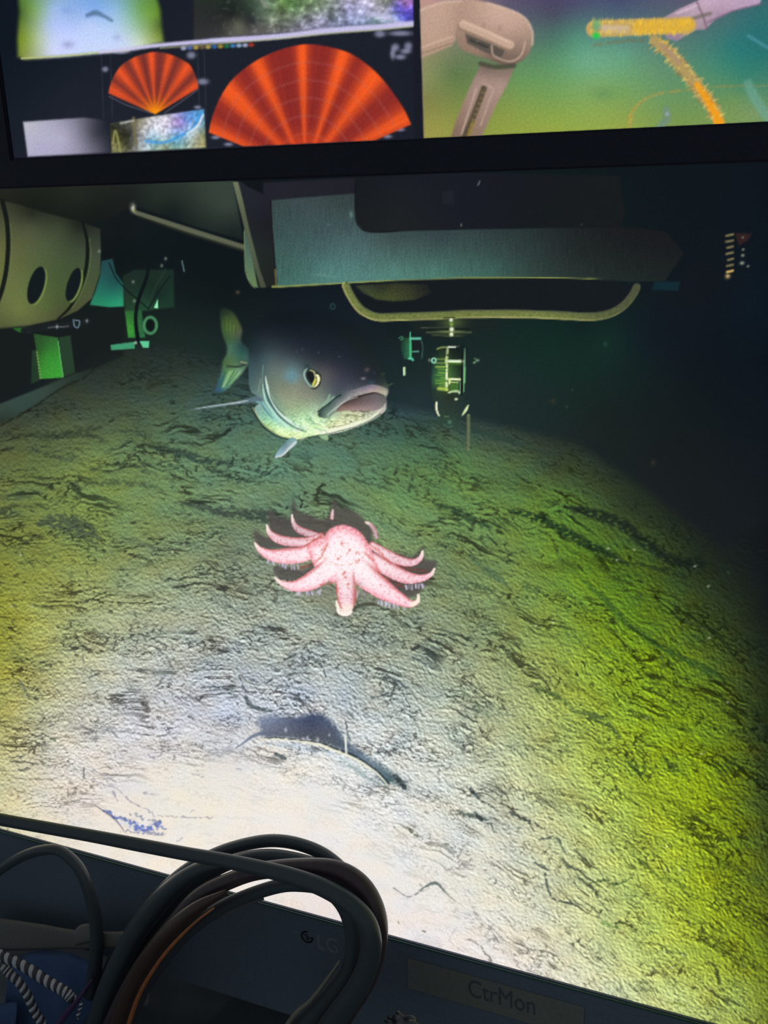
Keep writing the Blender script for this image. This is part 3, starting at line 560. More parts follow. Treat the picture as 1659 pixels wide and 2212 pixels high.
    stroke(z9([(1065,1060),(1085,1180),(1120,1300),(1180,1430),(1260,1550),(1370,1650),(1475,1710),(1600,1770)]), [.6,2.2,3,3.2,3,3,2.6,1.2], (216,240,222), .95, 1.1)
    stroke(z9([(1110,1230),(1150,1360),(1230,1490),(1330,1590)]), [.6,1.6,1.6,.8], (40,64,60), .7, 1.1)
    stroke(z9([(1030,1160),(1045,1280),(1080,1400),(1160,1520),(1260,1640),(1400,1740),(1500,1800)]), [.6,2,2.4,2.6,2.6,2.2,1.2], (190,232,216), .85, 1.3)
    stroke(z9([(940,1400),(1020,1420),(1100,1520),(1200,1640),(1330,1740)]), [1,3,2.4,2,1], (150,204,206), .7, 1.5)
    stroke(z9([(1000,1400),(1060,1500),(1160,1620)]), [1,1.6,1], (60,100,110), .6, 1.4)
    stroke(z9([(1000,1100),(985,1200),(970,1270)]), 1.4, (150,180,160), .4, 1.6); stroke(z9([(1035,920),(1030,1050),(1035,1180)]), 1.2, (150,176,170), .5, 1.4)
    stroke(z9([(900,1480),(960,1590),(1050,1710),(1150,1790),(1260,1850),(1360,1880),(1430,1870)]), 1.0, (190,196,140), .8, .9); stroke(z9([(890,1500),(950,1610),(1040,1730),(1150,1815),(1260,1872),(1370,1896)]), 1.5, (16,44,34), .7, 1.5)
    stroke(z7([(60,1640),(180,1585),(400,1535),(620,1500),(850,1440),(1060,1380),(1250,1290),(1400,1200)]), 1.2, (20,44,26), .6, 1.4)
    # nostrils / specks
    blob(*z7([(1195,545)])[0], 5, 5, (96,84,84), .8, 'put'); blob(*z7([(1140,675)])[0], 4.5, 2.6, (150,144,146), .85, 'put'); blob(*z7([(1300,590)])[0], 3, 3, (60,56,66), .7, 'put'); blob(*z7([(60,660)])[0], 13, 11, (86,140,160), .5, 'put')
    for q in ((145,275),(470,290),(780,350),(230,240)): blob(*z7([q])[0], 1.8, 1.8, (90,110,120), .6, 'put')
    blob(*z7([(1260,740)])[0], 6, 4, (50,90,110), .6, 'put'); stroke(z7([(1420,620),(1450,600)]), 2, (56,80,40), .6, 1.6)
    for i in range(5): stroke(z7([(1480+i*14,800-i*6),(1530+i*14,760-i*4)]), .8, (60,90,60), .7, 1, False)
    # eye
    poly(z7([(270,540),(300,510),(380,530),(440,560),(490,610),(500,690),(470,780),(400,820),(320,790),(265,710),(245,620)]), (40,56,54), 2, .8, True)
    stroke(z7([(300,525),(262,580),(265,660),(300,730),(350,790),(400,800)]), [1.4,2,2,1.8,1.8,1], (160,190,180), .95, .9); poly(z7([(300,590),(340,560),(390,590),(410,660),(395,720),(360,735),(320,690),(295,640)]), (26,32,36), 1.4, 1, True)
    stroke(z7([(340,550),(395,570),(420,620),(425,680),(395,750),(385,775)]), [.8,1.4,1.6,1.8,2.2,2], (196,190,130), .95, .9); stroke(z7([(425,690),(410,740),(392,780)]), 2, (214,214,70), .95, .9)
    stroke(z7([(450,620),(470,680),(450,750),(420,795)]), [2.2,3.2,3,1.4], (250,246,196), 1, .9); stroke(z7([(440,600),(492,620),(500,690),(480,770),(420,825),(360,815)]), 1.3, (18,26,20), .85, 1); stroke(z7([(436,650),(442,720),(415,775)]), .9, (50,56,20), .9, .8)
    blob(*z7([(300,490)])[0], 6, 6, (24,58,58), .6, 'put')
    # mouth
    poly(z7([(780,1075),(900,1010),(1050,950),(1200,900),(1320,885),(1450,930),(1480,980),(1490,1040),(1430,1100),(1330,1150),(1200,1170),(1080,1165),(950,1150),(820,1160),(740,1170),(760,1110)]),
        field([(850,1050,84,60,58),(1000,1000,80,66,64),(1200,960,100,90,92),(1350,950,110,100,104),(1440,1000,98,98,96),(1200,1050,116,100,104),(1000,1080,124,102,102),(850,1110,146,120,110),(1000,1130,166,140,134),(1200,1120,160,140,136),(1350,1090,138,122,128),(1440,1080,130,128,124)], z7), 1.5, 1, True, .1)
    stroke(z7([(800,1080),(900,1010),(1000,965),(1120,925),(1230,900),(1330,885),(1440,925)]), [1,1.8,2,2,2,1.6,.8], (34,24,22), .9, 1.1)
    lip = z7([(470,1180),(560,1100),(660,1020),(760,930),(870,870),(1000,840),(1120,800),(1230,770),(1320,770),(1420,800),(1500,840),(1500,900),(1470,925),(1400,900),(1320,880),(1220,890),(1080,925),(960,960),(860,1020),(780,1080),(700,1150),(640,1220),(600,1270),(520,1260),(465,1235)])
    poly(lip, field([(480,1210,44,60,50),(540,1170,84,108,100),(640,1110,90,112,104),(700,1060,96,112,108),(620,1220,130,160,140),(800,960,78,94,98),(800,1040,150,150,148),(880,940,110,114,116),(930,970,170,166,164),(1000,900,130,128,132),(1100,880,164,156,156),(1150,830,120,114,126),(1250,800,134,120,140),(1250,860,190,170,164),(1350,800,140,128,134),(1400,860,184,172,150),(1480,860,150,150,132),(1480,910,190,190,170)], z7), 1.4, 1, True, .14)
    stroke(z7([(460,1170),(540,1110),(620,1050),(700,980),(800,920)]), 1.6, (16,44,36), .85, 1.1); stroke(z7([(600,1230),(680,1150),(780,1080),(900,1000),(1050,950)]), [1,1.4,1.6,1.6,1], (206,208,204), .7, 1.3)
    stroke(z7([(630,1270),(660,1210),(740,1150),(800,1090)]), 1.4, (84,104,92), .7, 1.2)
    for p in ([(500,1100),(600,1000),(640,920)], [(560,1080),(640,1000),(700,950)], [(400,1190),(420,1060)]): stroke(z7(p), [.8,2,2][:len(p)] if len(p) == 3 else 1.6, (150,190,160), .7, 1.4)
    # chin
    stroke(z7([(820,1190),(950,1185),(1030,1200)]), 2.2, (216,220,176), .9, 1.2); stroke(z7([(880,1215),(980,1230),(1100,1240),(1220,1190)]), 1.1, (74,80,60), .7, 1, breakup=.2); stroke(z7([(960,1160),(1060,1165),(1200,1170)]), 1.1, (70,50,56), .7, 1, breakup=.3)
    for i in range(90):
        a = rng.uniform(0, 1); px = 560+720*a; py = 1380-200*a+rng.uniform(-60, 60)
        stroke(z7([(px, py), (px+22, py+10)]), rng.uniform(.6, 1.1), (110,126,80) if i % 3 else (246,240,190), .6, .9, False)
    stroke(z7([(420,1470),(620,1460),(820,1400),(1000,1360),(1200,1290),(1340,1200),(1420,1130)]), [2,3.4,3.4,3,2.6,2,1.2], (240,244,216), .8, 1.8)
    stroke(z7([(620,1410),(760,1390),(920,1350)]), 1, (130,130,84), .7, 1); stroke(z7([(1380,1180),(1440,1120),(1470,1060)]), 1.8, (196,188,180), .8, 1.4)
    for i in range(46):
        px, py = rng.uniform(0, 560), rng.uniform(1180, 1460)
        stroke(z7([(px, py), (px+rng.uniform(40, 110), py+rng.uniform(14, 50))]), rng.uniform(.6, 1.4), ((236,250,220), (96,150,120), (170,220,150))[i % 3], .5, 1, False)
    region('fish_body', body, True)
    # small fins below
    poly(z7([(470,1530),(600,1510),(625,1570),(600,1600),(520,1575)]), (150,184,140), 1.2)
    poly(z9([(1400,1880),(1475,1890),(1475,1960),(1380,2040),(1280,2120),(1190,2140),(1240,2040),(1320,1950)]), field([(1440,1910,130,170,170),(1330,1980,92,124,134),(1400,2000,180,196,196),(1290,2080,150,180,190),(1210,2130,150,190,200)], z9), 1.4, 1, True)
    stroke(z9([(1470,1935),(1380,2020),(1290,2110),(1200,2135)]), [2,2,1.6,1.2], (220,226,226), .9, 1)
    region('pelvic_fin', z9([(1400,1880),(1475,1890),(1490,1950),(1380,2050),(1280,2135),(1180,2145),(1240,2040),(1320,1950)]))

# ------------------------------ sea star -----------------------------------
ARMS = [  # centre line, half widths, brightness
 ([(725,205),(722,235),(720,262)], [7,10,12], 0.75),
 ([(962,292),(995,308),(1022,345),(1040,400)], [7,13,16,14], 0.62),
 ([(432,240),(446,300),(480,342),(540,368),(610,385)], [6,14,24,26,20], 0.72),
 ([(252,312),(272,365),(325,408),(420,432),(540,430),(640,395)], [6,18,30,33,30,26], 0.86),
 ([(1370,500),(1352,552),(1290,582),(1200,565),(1110,520),(1010,460)], [7,18,26,34,34,28], 0.86),
 ([(167,440),(205,488),(285,528),(390,535),(520,520),(640,450)], [6,20,40,56,56,52], 1.0),
 ([(1455,625),(1428,668),(1350,695),(1245,685),(1130,630),(1010,560)], [6,16,28,46,52,50], 0.92),
 ([(312,690),(360,728),(450,750),(560,720),(680,640),(760,560)], [6,18,38,62,72,70], 1.0),
 ([(1340,812),(1334,856),(1285,878),(1195,838),(1080,770),(950,670),(860,580)], [6,15,26,48,72,88,90], 1.02),
 ([(826,925),(824,870),(820,780),(815,690),(800,600)], [40,58,66,70,70], 0.9),
]
def paint_star():
    z6 = Z(500, 1040, 3.318)
    sh = [(160,380),(175,350),(260,400),(270,300),(262,200),(330,250),(420,260),(440,130),(480,210),(560,240),(640,270),(700,240),(735,110),(770,180),(850,200),(940,260),(1010,340),(1010,420),(1080,480),(1190,510),(1290,540),(1360,480),(1380,470),(1372,520),(1400,560),(1470,570),(1450,640),(1400,700),(1440,720),(1380,760),(1340,810),(1250,830),(1150,760),(1000,560),(700,400),(520,480),(330,480),(200,470)]
    poly(z6(sh), (84,78,76), 6, .85, True)  # shadows cast by the star, drawn dark into the displayed sand
    poly(z6([(300,640),(330,600),(500,610),(620,560),(600,640),(480,700),(360,705)]), (88,84,80), 3, .85, True)
    poly(z6([(440,760),(620,720),(760,740),(900,760),(1020,800),(1160,860),(1040,900),(930,880),(850,960),(740,960),(600,860),(480,800)]), (122,120,102), 9, .45, True)
    poly(z6([(150,470),(250,540),(420,580),(560,600),(500,640),(330,590),(230,560)]), (136,132,112), 4, .6, True)
    stroke(z6([(860,930),(920,890),(1000,880),(1060,890)]), [3,4,4,1], (70,72,58), .8, 1.5); stroke(z6([(740,955),(840,965)]), 2.5, (60,58,50), .7, 1.5)
    stroke(z6([(1400,720),(1470,750),(1560,770)]), [3,3,1], (84,92,60), .7, 1.5)
    # feet under the arms
    for (xa, ya, xb, yb, n, L) in ((340,570,480,600,16,46),(450,790,620,790,16,30),(1040,850,1240,900,20,34),(1240,745,1370,735,14,40),(900,780,960,790,5,50),(250,560,330,590,6,24),(620,780,660,770,3,40)):
        for i in range(n):
            t = rng.uniform(); px, py = xa+(xb-xa)*t, ya+(yb-ya)*t
            stroke(z6([(px, py), (px+rng.uniform(-4, 10), py+L*rng.uniform(.5, 1))]), rng.uniform(.8, 1.6), (214,210,236) if i % 3 else (150,140,160), .75, .9, False)
    disc = z6([(655,410),(700,345),(780,312),(850,322),(920,360),(965,420),(1000,480),(1030,560),(1060,640),(1000,720),(900,720),(820,740),(740,730),(650,690),(600,620),(560,540),(540,470),(600,430)])
    def skin(x, y, br, edge):
        "edge 0 (rim) .. 1 (crest)"
        zx, zy = (x-500)*3.318, (y-1040)*3.318
        gl = np.exp(-(((zx-790)/330)**2+((zy-600)/190)**2))
        base = C3((228,134,150))*(1-edge[..., None])+C3((252,200,214))*edge[..., None]
        w = np.clip(edge*(.34+1.05*gl)+.30*gl, 0, 1)[..., None]
        c = base*(1-w)+C3((255,236,240))*w
        c = c*(br*.6+.44)
        n = .8*perlin(x/3.1, y/3.1, 81)+.7*perlin(x/6.5, y/6.5, 82)
        red = (ss(.12, .75, n)*(.62-.30*gl))[..., None]
        c = c*(1-red)+C3((226,112,116))*br*red
        wh = (ss(.1, .6, -n)*.7)[..., None]
        return np.clip(c*(1-wh)+C3((255,232,236))*wh*min(1, br+.1), 0, 1)
    def arm(pts, wd, br, front=False):
        q = np.hstack([z6(pts), np.array(wd, np.float32)[:, None]/3.318]); q = crom(q, 7)
        sl = bb(q, 26); x, y = X[sl], Y[sl]
        d, par, side = segd(q, x, y)
        k = np.clip(par, 0, len(q)-1.001); i = k.astype(int); f = k-i; r = q[i, 2]*(1-f)+q[np.minimum(i+1, len(q)-1), 2]*f
        m = ss(-1.0, 1.0, r-d+.8*perlin(x/3.5, y/3.5, 83))
        if front: m = m*ss(len(q)-1.5, len(q)-12, par)
        e = np.clip(1-(d/np.maximum(r, 1))**2, 0, 1)
        tip = ss(10, 2, par)[..., None]*.85 if len(pts) > 3 else .3
        c = skin(x, y, br, e)
        c = c*(1-tip)+C3((255,238,226))*tip
        up = (side > 0) if pts[0][0] > pts[-1][0] else (side < 0)
        rim = (ss(.55, .95, d/np.maximum(r, 1))*up)[..., None]*.5*(1-tip)
        c = c*(1-rim)+C3((190,92,84))*rim
        put(sl, m, c)
        dn = np.gradient(q[:, :2], axis=0); nn = np.stack([-dn[:, 1], dn[:, 0]], 1); nn /= np.linalg.norm(nn, axis=1)[:, None]+1e-6
        region('sea_star_arm', np.vstack([q[:, :2]+nn*q[:, 2:], (q[:, :2]-nn*q[:, 2:])[::-1]]))
    for a in ARMS[:7]: arm(*a)
    sl = bb(disc, 20); x, y = X[sl], Y[sl]; d2 = crom(disc, 6, True); sd = poly_sd(d2, x, y)
    put(sl, ss(-2.5, 3, sd+1.2*perlin(x/3, y/3, 84)), skin(x, y, 1.0, ss(-2, 26, sd)))
    region('sea_star_disc', disc, True)
    for a in ARMS[7:]: arm(*a, True)
    # ridge shadows between arms
    for p, w in (([(540,425),(600,410),(660,370)], 2), ([(520,470),(560,440),(650,395)], 1.6), ([(500,620),(580,590),(640,540),(690,440)], 2.6), ([(960,520),(1020,570),(1050,640),(1120,700),(1230,755)], 2.8), ([(990,450),(1060,500),(1110,560),(1200,605),(1330,635),(1400,640)], 2.4), ([(900,740),(890,830),(875,900)], 2.2), ([(752,740),(762,830),(790,910)], 2.2), ([(640,740),(740,725)], 2), ([(820,690),(810,650)], 3)):
        stroke(z6(p), w, (196,96,84), .62, 1.4, breakup=.35, seed=22)
    for q in ((660,490),(770,545),(845,500),(900,570),(800,440),(905,520),(800,670),(830,740)):
        for _ in range(4): blob(*z6([(q[0]+rng.uniform(-14, 14), q[1]+rng.uniform(-14, 14))])[0], 2.2, 1.8, (222,120,110), .7, 'put')
    for i in range(60):
        a = rng.uniform(0, 6.28); px, py = 800+170*math.cos(a), 470+130*math.sin(a)
        blob(*z6([(px, py)])[0], 1.6, 1.3, (232,140,120), .55, 'put')
    # curled white tips
    stroke(z6([(752,860),(762,900),(775,940),(820,955),(860,935)]), [2,3.4,4,3.4,2.4], (255,244,232), 1, 1.1)
    stroke(z6([(1340,812),(1336,858),(1290,884)]), [2,4,4], (255,240,220), 1, 1.1)
    region('sea_star_arm', z6([(740,860),(765,850),(790,915),(850,915),(870,940),(820,970),(765,955)]))

# ------------------------------ upper display ------------------------------
def paint_upper():
    zA = Z(0, 0, 1.8033); zB = Z(860, 0, 2.0764); zC = Z(0, 0, 3.6065); zD = Z(460, 0, 3.6065)
    low = lambda x: 340-0.0455*x
    poly([(-40,-40),(915,-40),(915,305),(-40,345)], field([(20,100,16,24,34),(150,250,32,36,46),(700,100,30,34,44),(900,200,28,32,42)]), 1, 1, False, .06)
    # floodlit patch
    patch = zC([(140,-60),(1210,-60),(1250,80),(1275,330),(1000,395),(500,440),(190,462),(140,440),(135,300),(150,100)])
    poly(patch, field([(150,100,66,92,40),(230,60,110,150,70),(200,300,132,156,60),(190,430,130,146,70),(300,100,140,176,130),(300,300,176,196,160),(420,60,156,186,230),(380,200,176,194,236),(400,400,206,214,246),(600,50,140,176,232),(740,60,128,172,236),(560,130,156,184,232),(700,200,188,208,246),(700,350,196,214,250),(900,60,140,184,220),(900,200,178,206,236),(950,330,196,212,246),(1000,100,136,184,170),(1100,60,110,158,84),(1100,200,140,180,130),(1080,340,206,222,206),(1200,120,116,156,60),(1220,280,134,156,70),(1270,200,60,80,40)], zC), 7)
    stroke(zC([(680,120),(740,100),(800,120),(870,160)]), [4,6,4,3], (78,108,140), .75, 4); blob(*zC([(530,348)])[0], 13, 8, (150,156,200), .7, 'put'); blob(*zC([(910,290)])[0], 8, 7, (160,172,216), .6, 'put'); blob(*zC([(520,80)])[0], 12, 8, (130,160,220), .6, 'put')
    stroke(zC([(170,455),(500,435),(780,408),(1000,392)]), 2, (206,214,140), .8, 2)
    region('floodlit_seabed_window', patch)
    # murky window
    mid = zD([(-150,-60),(1560,-60),(1560,175),(-150,310)])
    poly(mid, field([(0,60,40,46,44),(150,120,30,34,34),(60,230,52,52,52),(200,200,104,108,90),(300,170,34,36,42),(300,60,50,66,54),(420,20,110,130,110),(550,40,84,112,60),(620,30,96,136,84),(400,110,96,116,96),(400,200,110,112,104),(560,110,124,140,112),(560,200,96,100,96),(720,100,100,110,96),(700,200,130,130,150),(820,40,130,150,120),(850,140,170,170,196),(950,130,90,100,104),(960,200,124,130,160),(1050,70,160,156,196),(1150,140,170,180,220),(1220,60,186,180,216),(1260,160,90,110,116),(1350,100,196,190,226),(1400,150,150,170,190),(1440,60,84,80,190),(1500,120,78,74,184),(1520,30,186,130,190),(1550,60,110,90,210),(1360,10,120,130,110)], zD), 4)
    sl = box(460, -16, 890, 90); x, y = X[sl], Y[sl]; mm = ss(0, 4, poly_sd(mid, x, y))
    n = fbm(x/20, y/16, 91, 4, .6); IMG[sl] = np.clip(IMG[sl]*(1+mm*ss(520, 620, x)*.75*n)[..., None]+(mm*ss(.1, .5, n)*.10)[..., None], 0, 1)
    stroke(zD([(1210,100),(1300,120),(1400,160),(1480,190)]), 5, (206,200,236), .6, 4); stroke(zD([(380,0),(410,50)]), 4, (150,150,140), .6, 2)
    region('murky_water_window', mid)
    stroke(np.vstack([zC([(780,405),(1000,382),(1250,352),(1659,318)]), zD([(0,318),(500,285),(900,240),(1300,210),(1560,185)])]), [3,3.5,4,5,5.5,6,6,6,6], (206,200,238), .95, 3, True)
    stroke(np.vstack([zC([(1250,375),(1659,345)]), zD([(400,310),(900,262),(1300,232),(1560,205)])]), 1.5, (190,196,130), .6, 2)
    region('status_bar', np.vstack([zC([(780,385),(1659,298)]), zD([(500,262),(1300,190),(1570,165),(1570,212),(1300,240),(500,315)]), zC([(1659,350),(780,420)])]))
    for i, c in enumerate([(190,190,220),(96,120,200),(200,170,80),(120,96,70),(200,180,90),(60,110,190),(190,160,60),(40,130,70),(70,150,210),(170,200,230),(190,196,230),(190,60,40)]):
        p = zA([(715+i*24, 188-i*1.2)])[0]; blob(p[0], p[1], 6.5, 4.5, c, .8, 'put', p=4)
    for q, rx, ry in (((745,215),10,8),((410,270),7,6),((1480,132),12,8),((1560,130),26,6),((1540,185),9,9),((1590,180),9,9),((1530,210),6,12),((1560,222),12,6),((1580,200),12,6),((790,318),13,7),((470,205),18,3),((770,418),8,4),((840,535),10,4),((890,562),10,4),((1510,532),10,4),((1560,505),10,4),((590,600),0.1,0.1)):
        p = zA([q])[0]; blob(p[0], p[1], rx, ry, (180,180,214), .62, 'put', p=3)
    for xx in (395, 430, 770, 795): stroke(zA([(xx, 210 if xx < 700 else 200), (xx+8, 460)]), .7, (90,96,120), .35, 1.4, False)
    # fans
    def fan(name, apex, angs, R, beams, base, hot, rings, bw, cut=None):
        a = zA([apex])[0]; th_ = np.radians(np.linspace(angs[0], angs[-1], 40)); r = np.interp(np.degrees(th_), angs, R)/1.8033
        pts = [(a[0]+rr*math.sin(t), a[1]-rr*math.cos(t)) for t, rr in zip(th_, r)]+[(a[0], a[1])]
        p = np.array(pts, np.float32)
        sl = bb(p, 8); x, y = X[sl], Y[sl]; dx, dy = x-a[0], a[1]-y; rr = np.sqrt(dx*dx+dy*dy); t = np.degrees(np.arctan2(dx, dy)); Rm = np.interp(t, angs, R)/1.8033; f = rr/Rm
        m = ss(-2.2, 2.2, poly_sd(p, x, y))
        if cut: m = m*ss(1, -1, y-(cut[0]+cut[1]*x))
        b = np.zeros(x.shape, np.float32)
        for ang, w, s in beams: b = np.maximum(b, s*np.exp(-((t-ang)/(w))**2))
        b = b*(1-.25*ss(.9, .4, f))
        c = C3(base)*(1-b[..., None])+C3(hot)*b[..., None]
        if rings:
            for q in (.30, .44, .58, .72, .86): c = c*(1-.22*np.exp(-((f-q)/.010)**2)[..., None])+C3((180,110,110))*.22*np.exp(-((f-q)/.010)**2)[..., None]
        c = c*(1+.10*perlin(x/2.5, y/2.5, 93)+.06*perlin(t/2.5, f*2, 94))[..., None]
        if not rings:
            g = np.exp(-((rr)/26)**2)[..., None]; c = c*(1-g)+C3((255,150,20))*g
        else:
            g = .55*np.exp(-((rr-62)/26)**2)[..., None]; c = c*(1-g)+C3((226,76,34))*g
        put(sl, m, np.clip(c, 0, 1)); region(name, p)
    fan('large_sonar_fan', (1190,668), [-68,-39,0,21,48,66], [406,458,496,492,458,450], [(-68,7,.9),(-43.7,6,1),(-24,4.2,.95),(-1.5,3.2,1),(18,4.2,1),(36,6.5,1),(62,6,.95)], (140,44,40), (244,92,36), True, 1, (303.5+914*.0455*0+36.5, -.0455))
    fan('small_sonar_fan', (605,445), [-66,-35,0,35,59], [200,232,243,235,196], [(-61,8,.9),(-40,7,.95),(-21,5,.9),(-4,4.5,1),(14,5,.9),(34,7,1),(55,7,.9)], (118,50,46), (232,84,40), False, 1)
    stroke(zA([(425,375),(500,412),(590,440)]), 1.2, (150,140,170), .4, 1.5); stroke(zA([(640,440),(700,400),(770,350)]), 1.2, (150,140,170), .4, 1.5)
    # lower thumbnails
    th1 = zA([(90,475),(330,458),(420,470),(432,594),(108,610)])
    poly(th1, field([(110,490,186,186,200),(200,480,170,168,190),(150,570,176,172,200),(250,540,176,172,198),(300,490,130,128,146),(320,580,140,136,158),(370,520,60,62,72),(390,580,84,84,98),(420,480,30,34,44),(420,590,52,54,64)], zA), 3)
    region('grey_thumbnail', th1)
    th2 = zA([(428,480),(620,450),(795,425),(803,575),(435,595)])
    poly(th2, field([(440,500,40,40,30),(480,470,90,96,90),(450,560,110,110,70),(500,520,36,36,30),(500,570,60,60,44),(540,470,130,124,96),(560,520,190,190,200),(600,480,220,220,232),(640,520,226,224,236),(650,460,200,196,206),(700,480,170,130,200),(700,520,120,170,220),(730,470,96,140,210),(770,450,90,160,220),(750,510,200,216,226),(680,545,90,160,190),(600,550,110,170,190),(640,580,150,156,120),(560,585,190,196,200),(770,560,180,176,140),(790,530,120,120,80),(470,590,130,130,90)], zA), 2.5)
    sl = bb(th2, 2); x, y = X[sl], Y[sl]; mm = ss(-1, 3, poly_sd(th2, x, y)); IMG[sl] = np.clip(IMG[sl]*(1+mm*.45*fbm(x/9, y/9, 96, 3))[..., None], 0, 1)
    stroke(zA([(570,550),(640,555),(700,530),(750,500),(785,440)]), 3, (60,150,226), .7, 2); stroke(zA([(730,520),(770,490),(790,450)]), 2.6, (226,236,240), .8, 2); stroke(zA([(440,560),(450,510),(470,590)]), 2.4, (150,150,90), .8, 2)
    stroke(zA([(520,460),(530,560)]), 3.5, (120,112,76), .7, 2); stroke(zA([(470,480),(520,470)]), 2, (200,204,200), .7, 2)
    region('tool_tray_thumbnail', th2)
    # big right-hand window
    win = zB([(96,-60),(1720,-60),(1720,544),(116,621)])
    poly(win, field([(150,20,190,150,140),(500,20,92,86,110),(700,60,74,76,96),(800,20,78,80,108),(1000,10,72,80,110),(1300,10,90,90,110),(700,180,78,120,104),(620,130,84,104,104),(800,160,84,140,118),(850,260,104,164,134),(1000,250,100,160,130),(700,300,98,150,104),(900,380,124,166,104),(550,350,104,150,92),(250,330,96,120,76),(150,350,130,140,90),(120,450,130,130,76),(180,560,150,150,76),(500,500,136,154,74),(700,450,122,158,84),(700,560,146,166,72),(1000,560,146,164,76),(1000,420,120,160,92),(1200,450,110,150,96),(1250,540,120,150,80),(1400,300,74,136,112),(1500,200,46,120,116),(1600,150,44,112,116),(1650,250,44,116,112),(1550,350,60,130,110),(1500,450,110,146,90),(1600,500,120,150,100),(1480,100,70,112,112),(1640,60,50,110,110)], zB), 1.6, 1, False, .04)
    blob(*zB([(920,420)])[0], 26, 16, (96,140,88), .5, 'put'); blob(*zB([(860,280)])[0], 50, 26, (112,170,138), .4, 'put')
    region('manipulator_camera_window', win)
    # manipulator arm, beige
    a1 = zB([(96,40),(200,5),(290,0),(290,110),(262,170),(240,205),(104,262)])
    poly(a1, field([(120,80,190,158,142),(200,50,196,162,144),(270,60,176,146,128),(150,160,190,160,140),(230,150,184,152,134),(150,230,178,150,128)], zB), 3)
    stroke(zB([(100,45),(200,12),(300,5)]), 2.5, (214,184,166), .7, 2); stroke(zB([(105,215),(180,185),(240,165)]), 2.5, (206,176,156), .7, 2); stroke(zB([(105,240),(240,195)]), 2, (140,118,100), .6, 2)
    jt = zB([(290,0),(400,10),(510,45),(570,80),(600,130),(605,190),(580,250),(530,285),(470,290),(400,265),(330,240),(280,215),(255,150),(280,90)])
    poly(jt, field([(320,30,180,150,132),(450,50,204,170,152),(560,110,190,158,142),(590,180,160,136,120),(540,250,130,110,98),(450,270,110,92,80),(350,230,150,124,108),(290,180,150,124,108),(420,100,196,162,146),(500,130,192,158,142),(300,110,176,146,130)], zB), 3, 1, True)
    stroke(zB([(400,14),(510,48),(572,85),(602,140),(602,200)]), 2, (222,196,176), .6, 2.5)
    poly(zB([(300,150),(400,185),(480,225),(460,260),(390,235),(310,195)]), (86,80,74), 2.5, .9); stroke(zB([(325,180),(360,195),(400,210)]), 3, (56,56,52), .8, 2); blob(*zB([(355,185)])[0], 2, 2, (130,130,130), .7, 'put')
    stroke(zB([(420,205),(430,250),(500,275),(550,250),(570,190)]), 2, (216,186,166), .6, 2)
    stroke(zB([(290,115),(380,155),(500,205)]), 12, (148,124,106), 1, 2.5, False); stroke(zB([(292,108),(385,148),(502,200)]), 9.5, (198,168,148), 1, 2, False); stroke(zB([(290,98),(390,138),(500,190)]), 1.8, (224,196,176), .7, 2, False)
    for q in ((385,115),(455,125)): blob(*zB([q])[0], 4, 5, (150,126,110), .6, 'put')
    a2 = zB([(372,290),(440,310),(520,305),(490,380),(440,470),(400,560),(375,612),(235,618),(260,540),(300,440),(340,350)])
    poly(a2, field([(400,310,120,102,92),(480,320,134,114,104),(380,360,168,142,132),(460,380,172,146,134),(330,440,160,134,122),(430,470,158,132,120),(290,540,146,120,104),(380,560,150,126,110),(260,600,130,108,92)], zB), 3)
    stroke(zB([(385,395),(365,450),(330,540),(300,610)]), 6.5, (84,74,56), .9, 2.5); stroke(zB([(350,400),(320,490),(285,600)]), 2, (196,170,156), .7, 2); stroke(zB([(385,378),(425,400),(410,450),(370,560)]), 1.8, (196,170,156), .6, 2); stroke(zB([(335,550),(315,610)]), 3.4, (150,130,50), .7, 2)
    for k in range(8): stroke(zB([(378-k*9, 415+k*24),(396-k*9, 421+k*24)]), 1.2, (150,132,92), .7, 1.4, False)
    stroke(zB([(370,285),(440,300),(520,295)]), 5, (70,60,54), .7, 3)
    region('manipulator_arm', np.vstack([zB([(96,40),(200,5),(290,-20),(400,10),(510,45),(570,80),(600,130),(605,190),(580,250),(520,300),(490,380),(440,470),(375,612),(235,618),(300,440),(350,300),(262,205),(104,262)])]))
    # overgrown rope with gripper, upper right
    claw = zB([(1190,80),(1260,40),(1340,5),(1400,-30),(1640,-30),(1620,20),(1500,50),(1420,90),(1380,130),(1330,135),(1250,185),(1200,170)])
    poly(claw, field([(1230,80,170,146,160),(1300,50,186,160,178),(1400,20,196,168,190),(1500,10,190,162,186),(1600,0,186,160,190),(1430,60,170,144,166),(1340,110,170,148,160),(1240,160,150,130,150)], zB), 2.5)
    stroke(zB([(1340,10),(1370,80),(1385,130)]), 2.5, (120,96,110), .7, 2); stroke(zB([(1250,110),(1300,90),(1400,60)]), 4, (112,104,96), .7, 2.5); stroke(zB([(1250,60),(1340,25)]), 2, (220,196,210), .7, 2); stroke(zB([(1390,100),(1500,50),(1640,15)]), 2, (110,90,110), .6, 2)
    region('gripper', claw)
    rope = zB([(880,130),(1000,125),(1100,120),(1200,118),(1300,112)])
    stroke(rope, 18, (196,164,96), 1, 3); stroke(zB([(1080,120),(1200,120),(1300,110)]), 13, (222,176,60), .9, 4); stroke(zB([(920,130),(1020,130)]), 8, (206,184,160), .8, 4)
    r2 = zB([(1150,180),(1220,240),(1290,320),(1350,400),(1400,470),(1440,548)])
    stroke(r2, [11,13,13,14,13,12], (176,152,96), 1, 3); stroke(zB([(1340,380),(1390,450),(1440,548)]), [6,9,11], (240,158,30), .95, 3); stroke(zB([(1180,200),(1260,280)]), 5, (170,140,120), .7, 3)
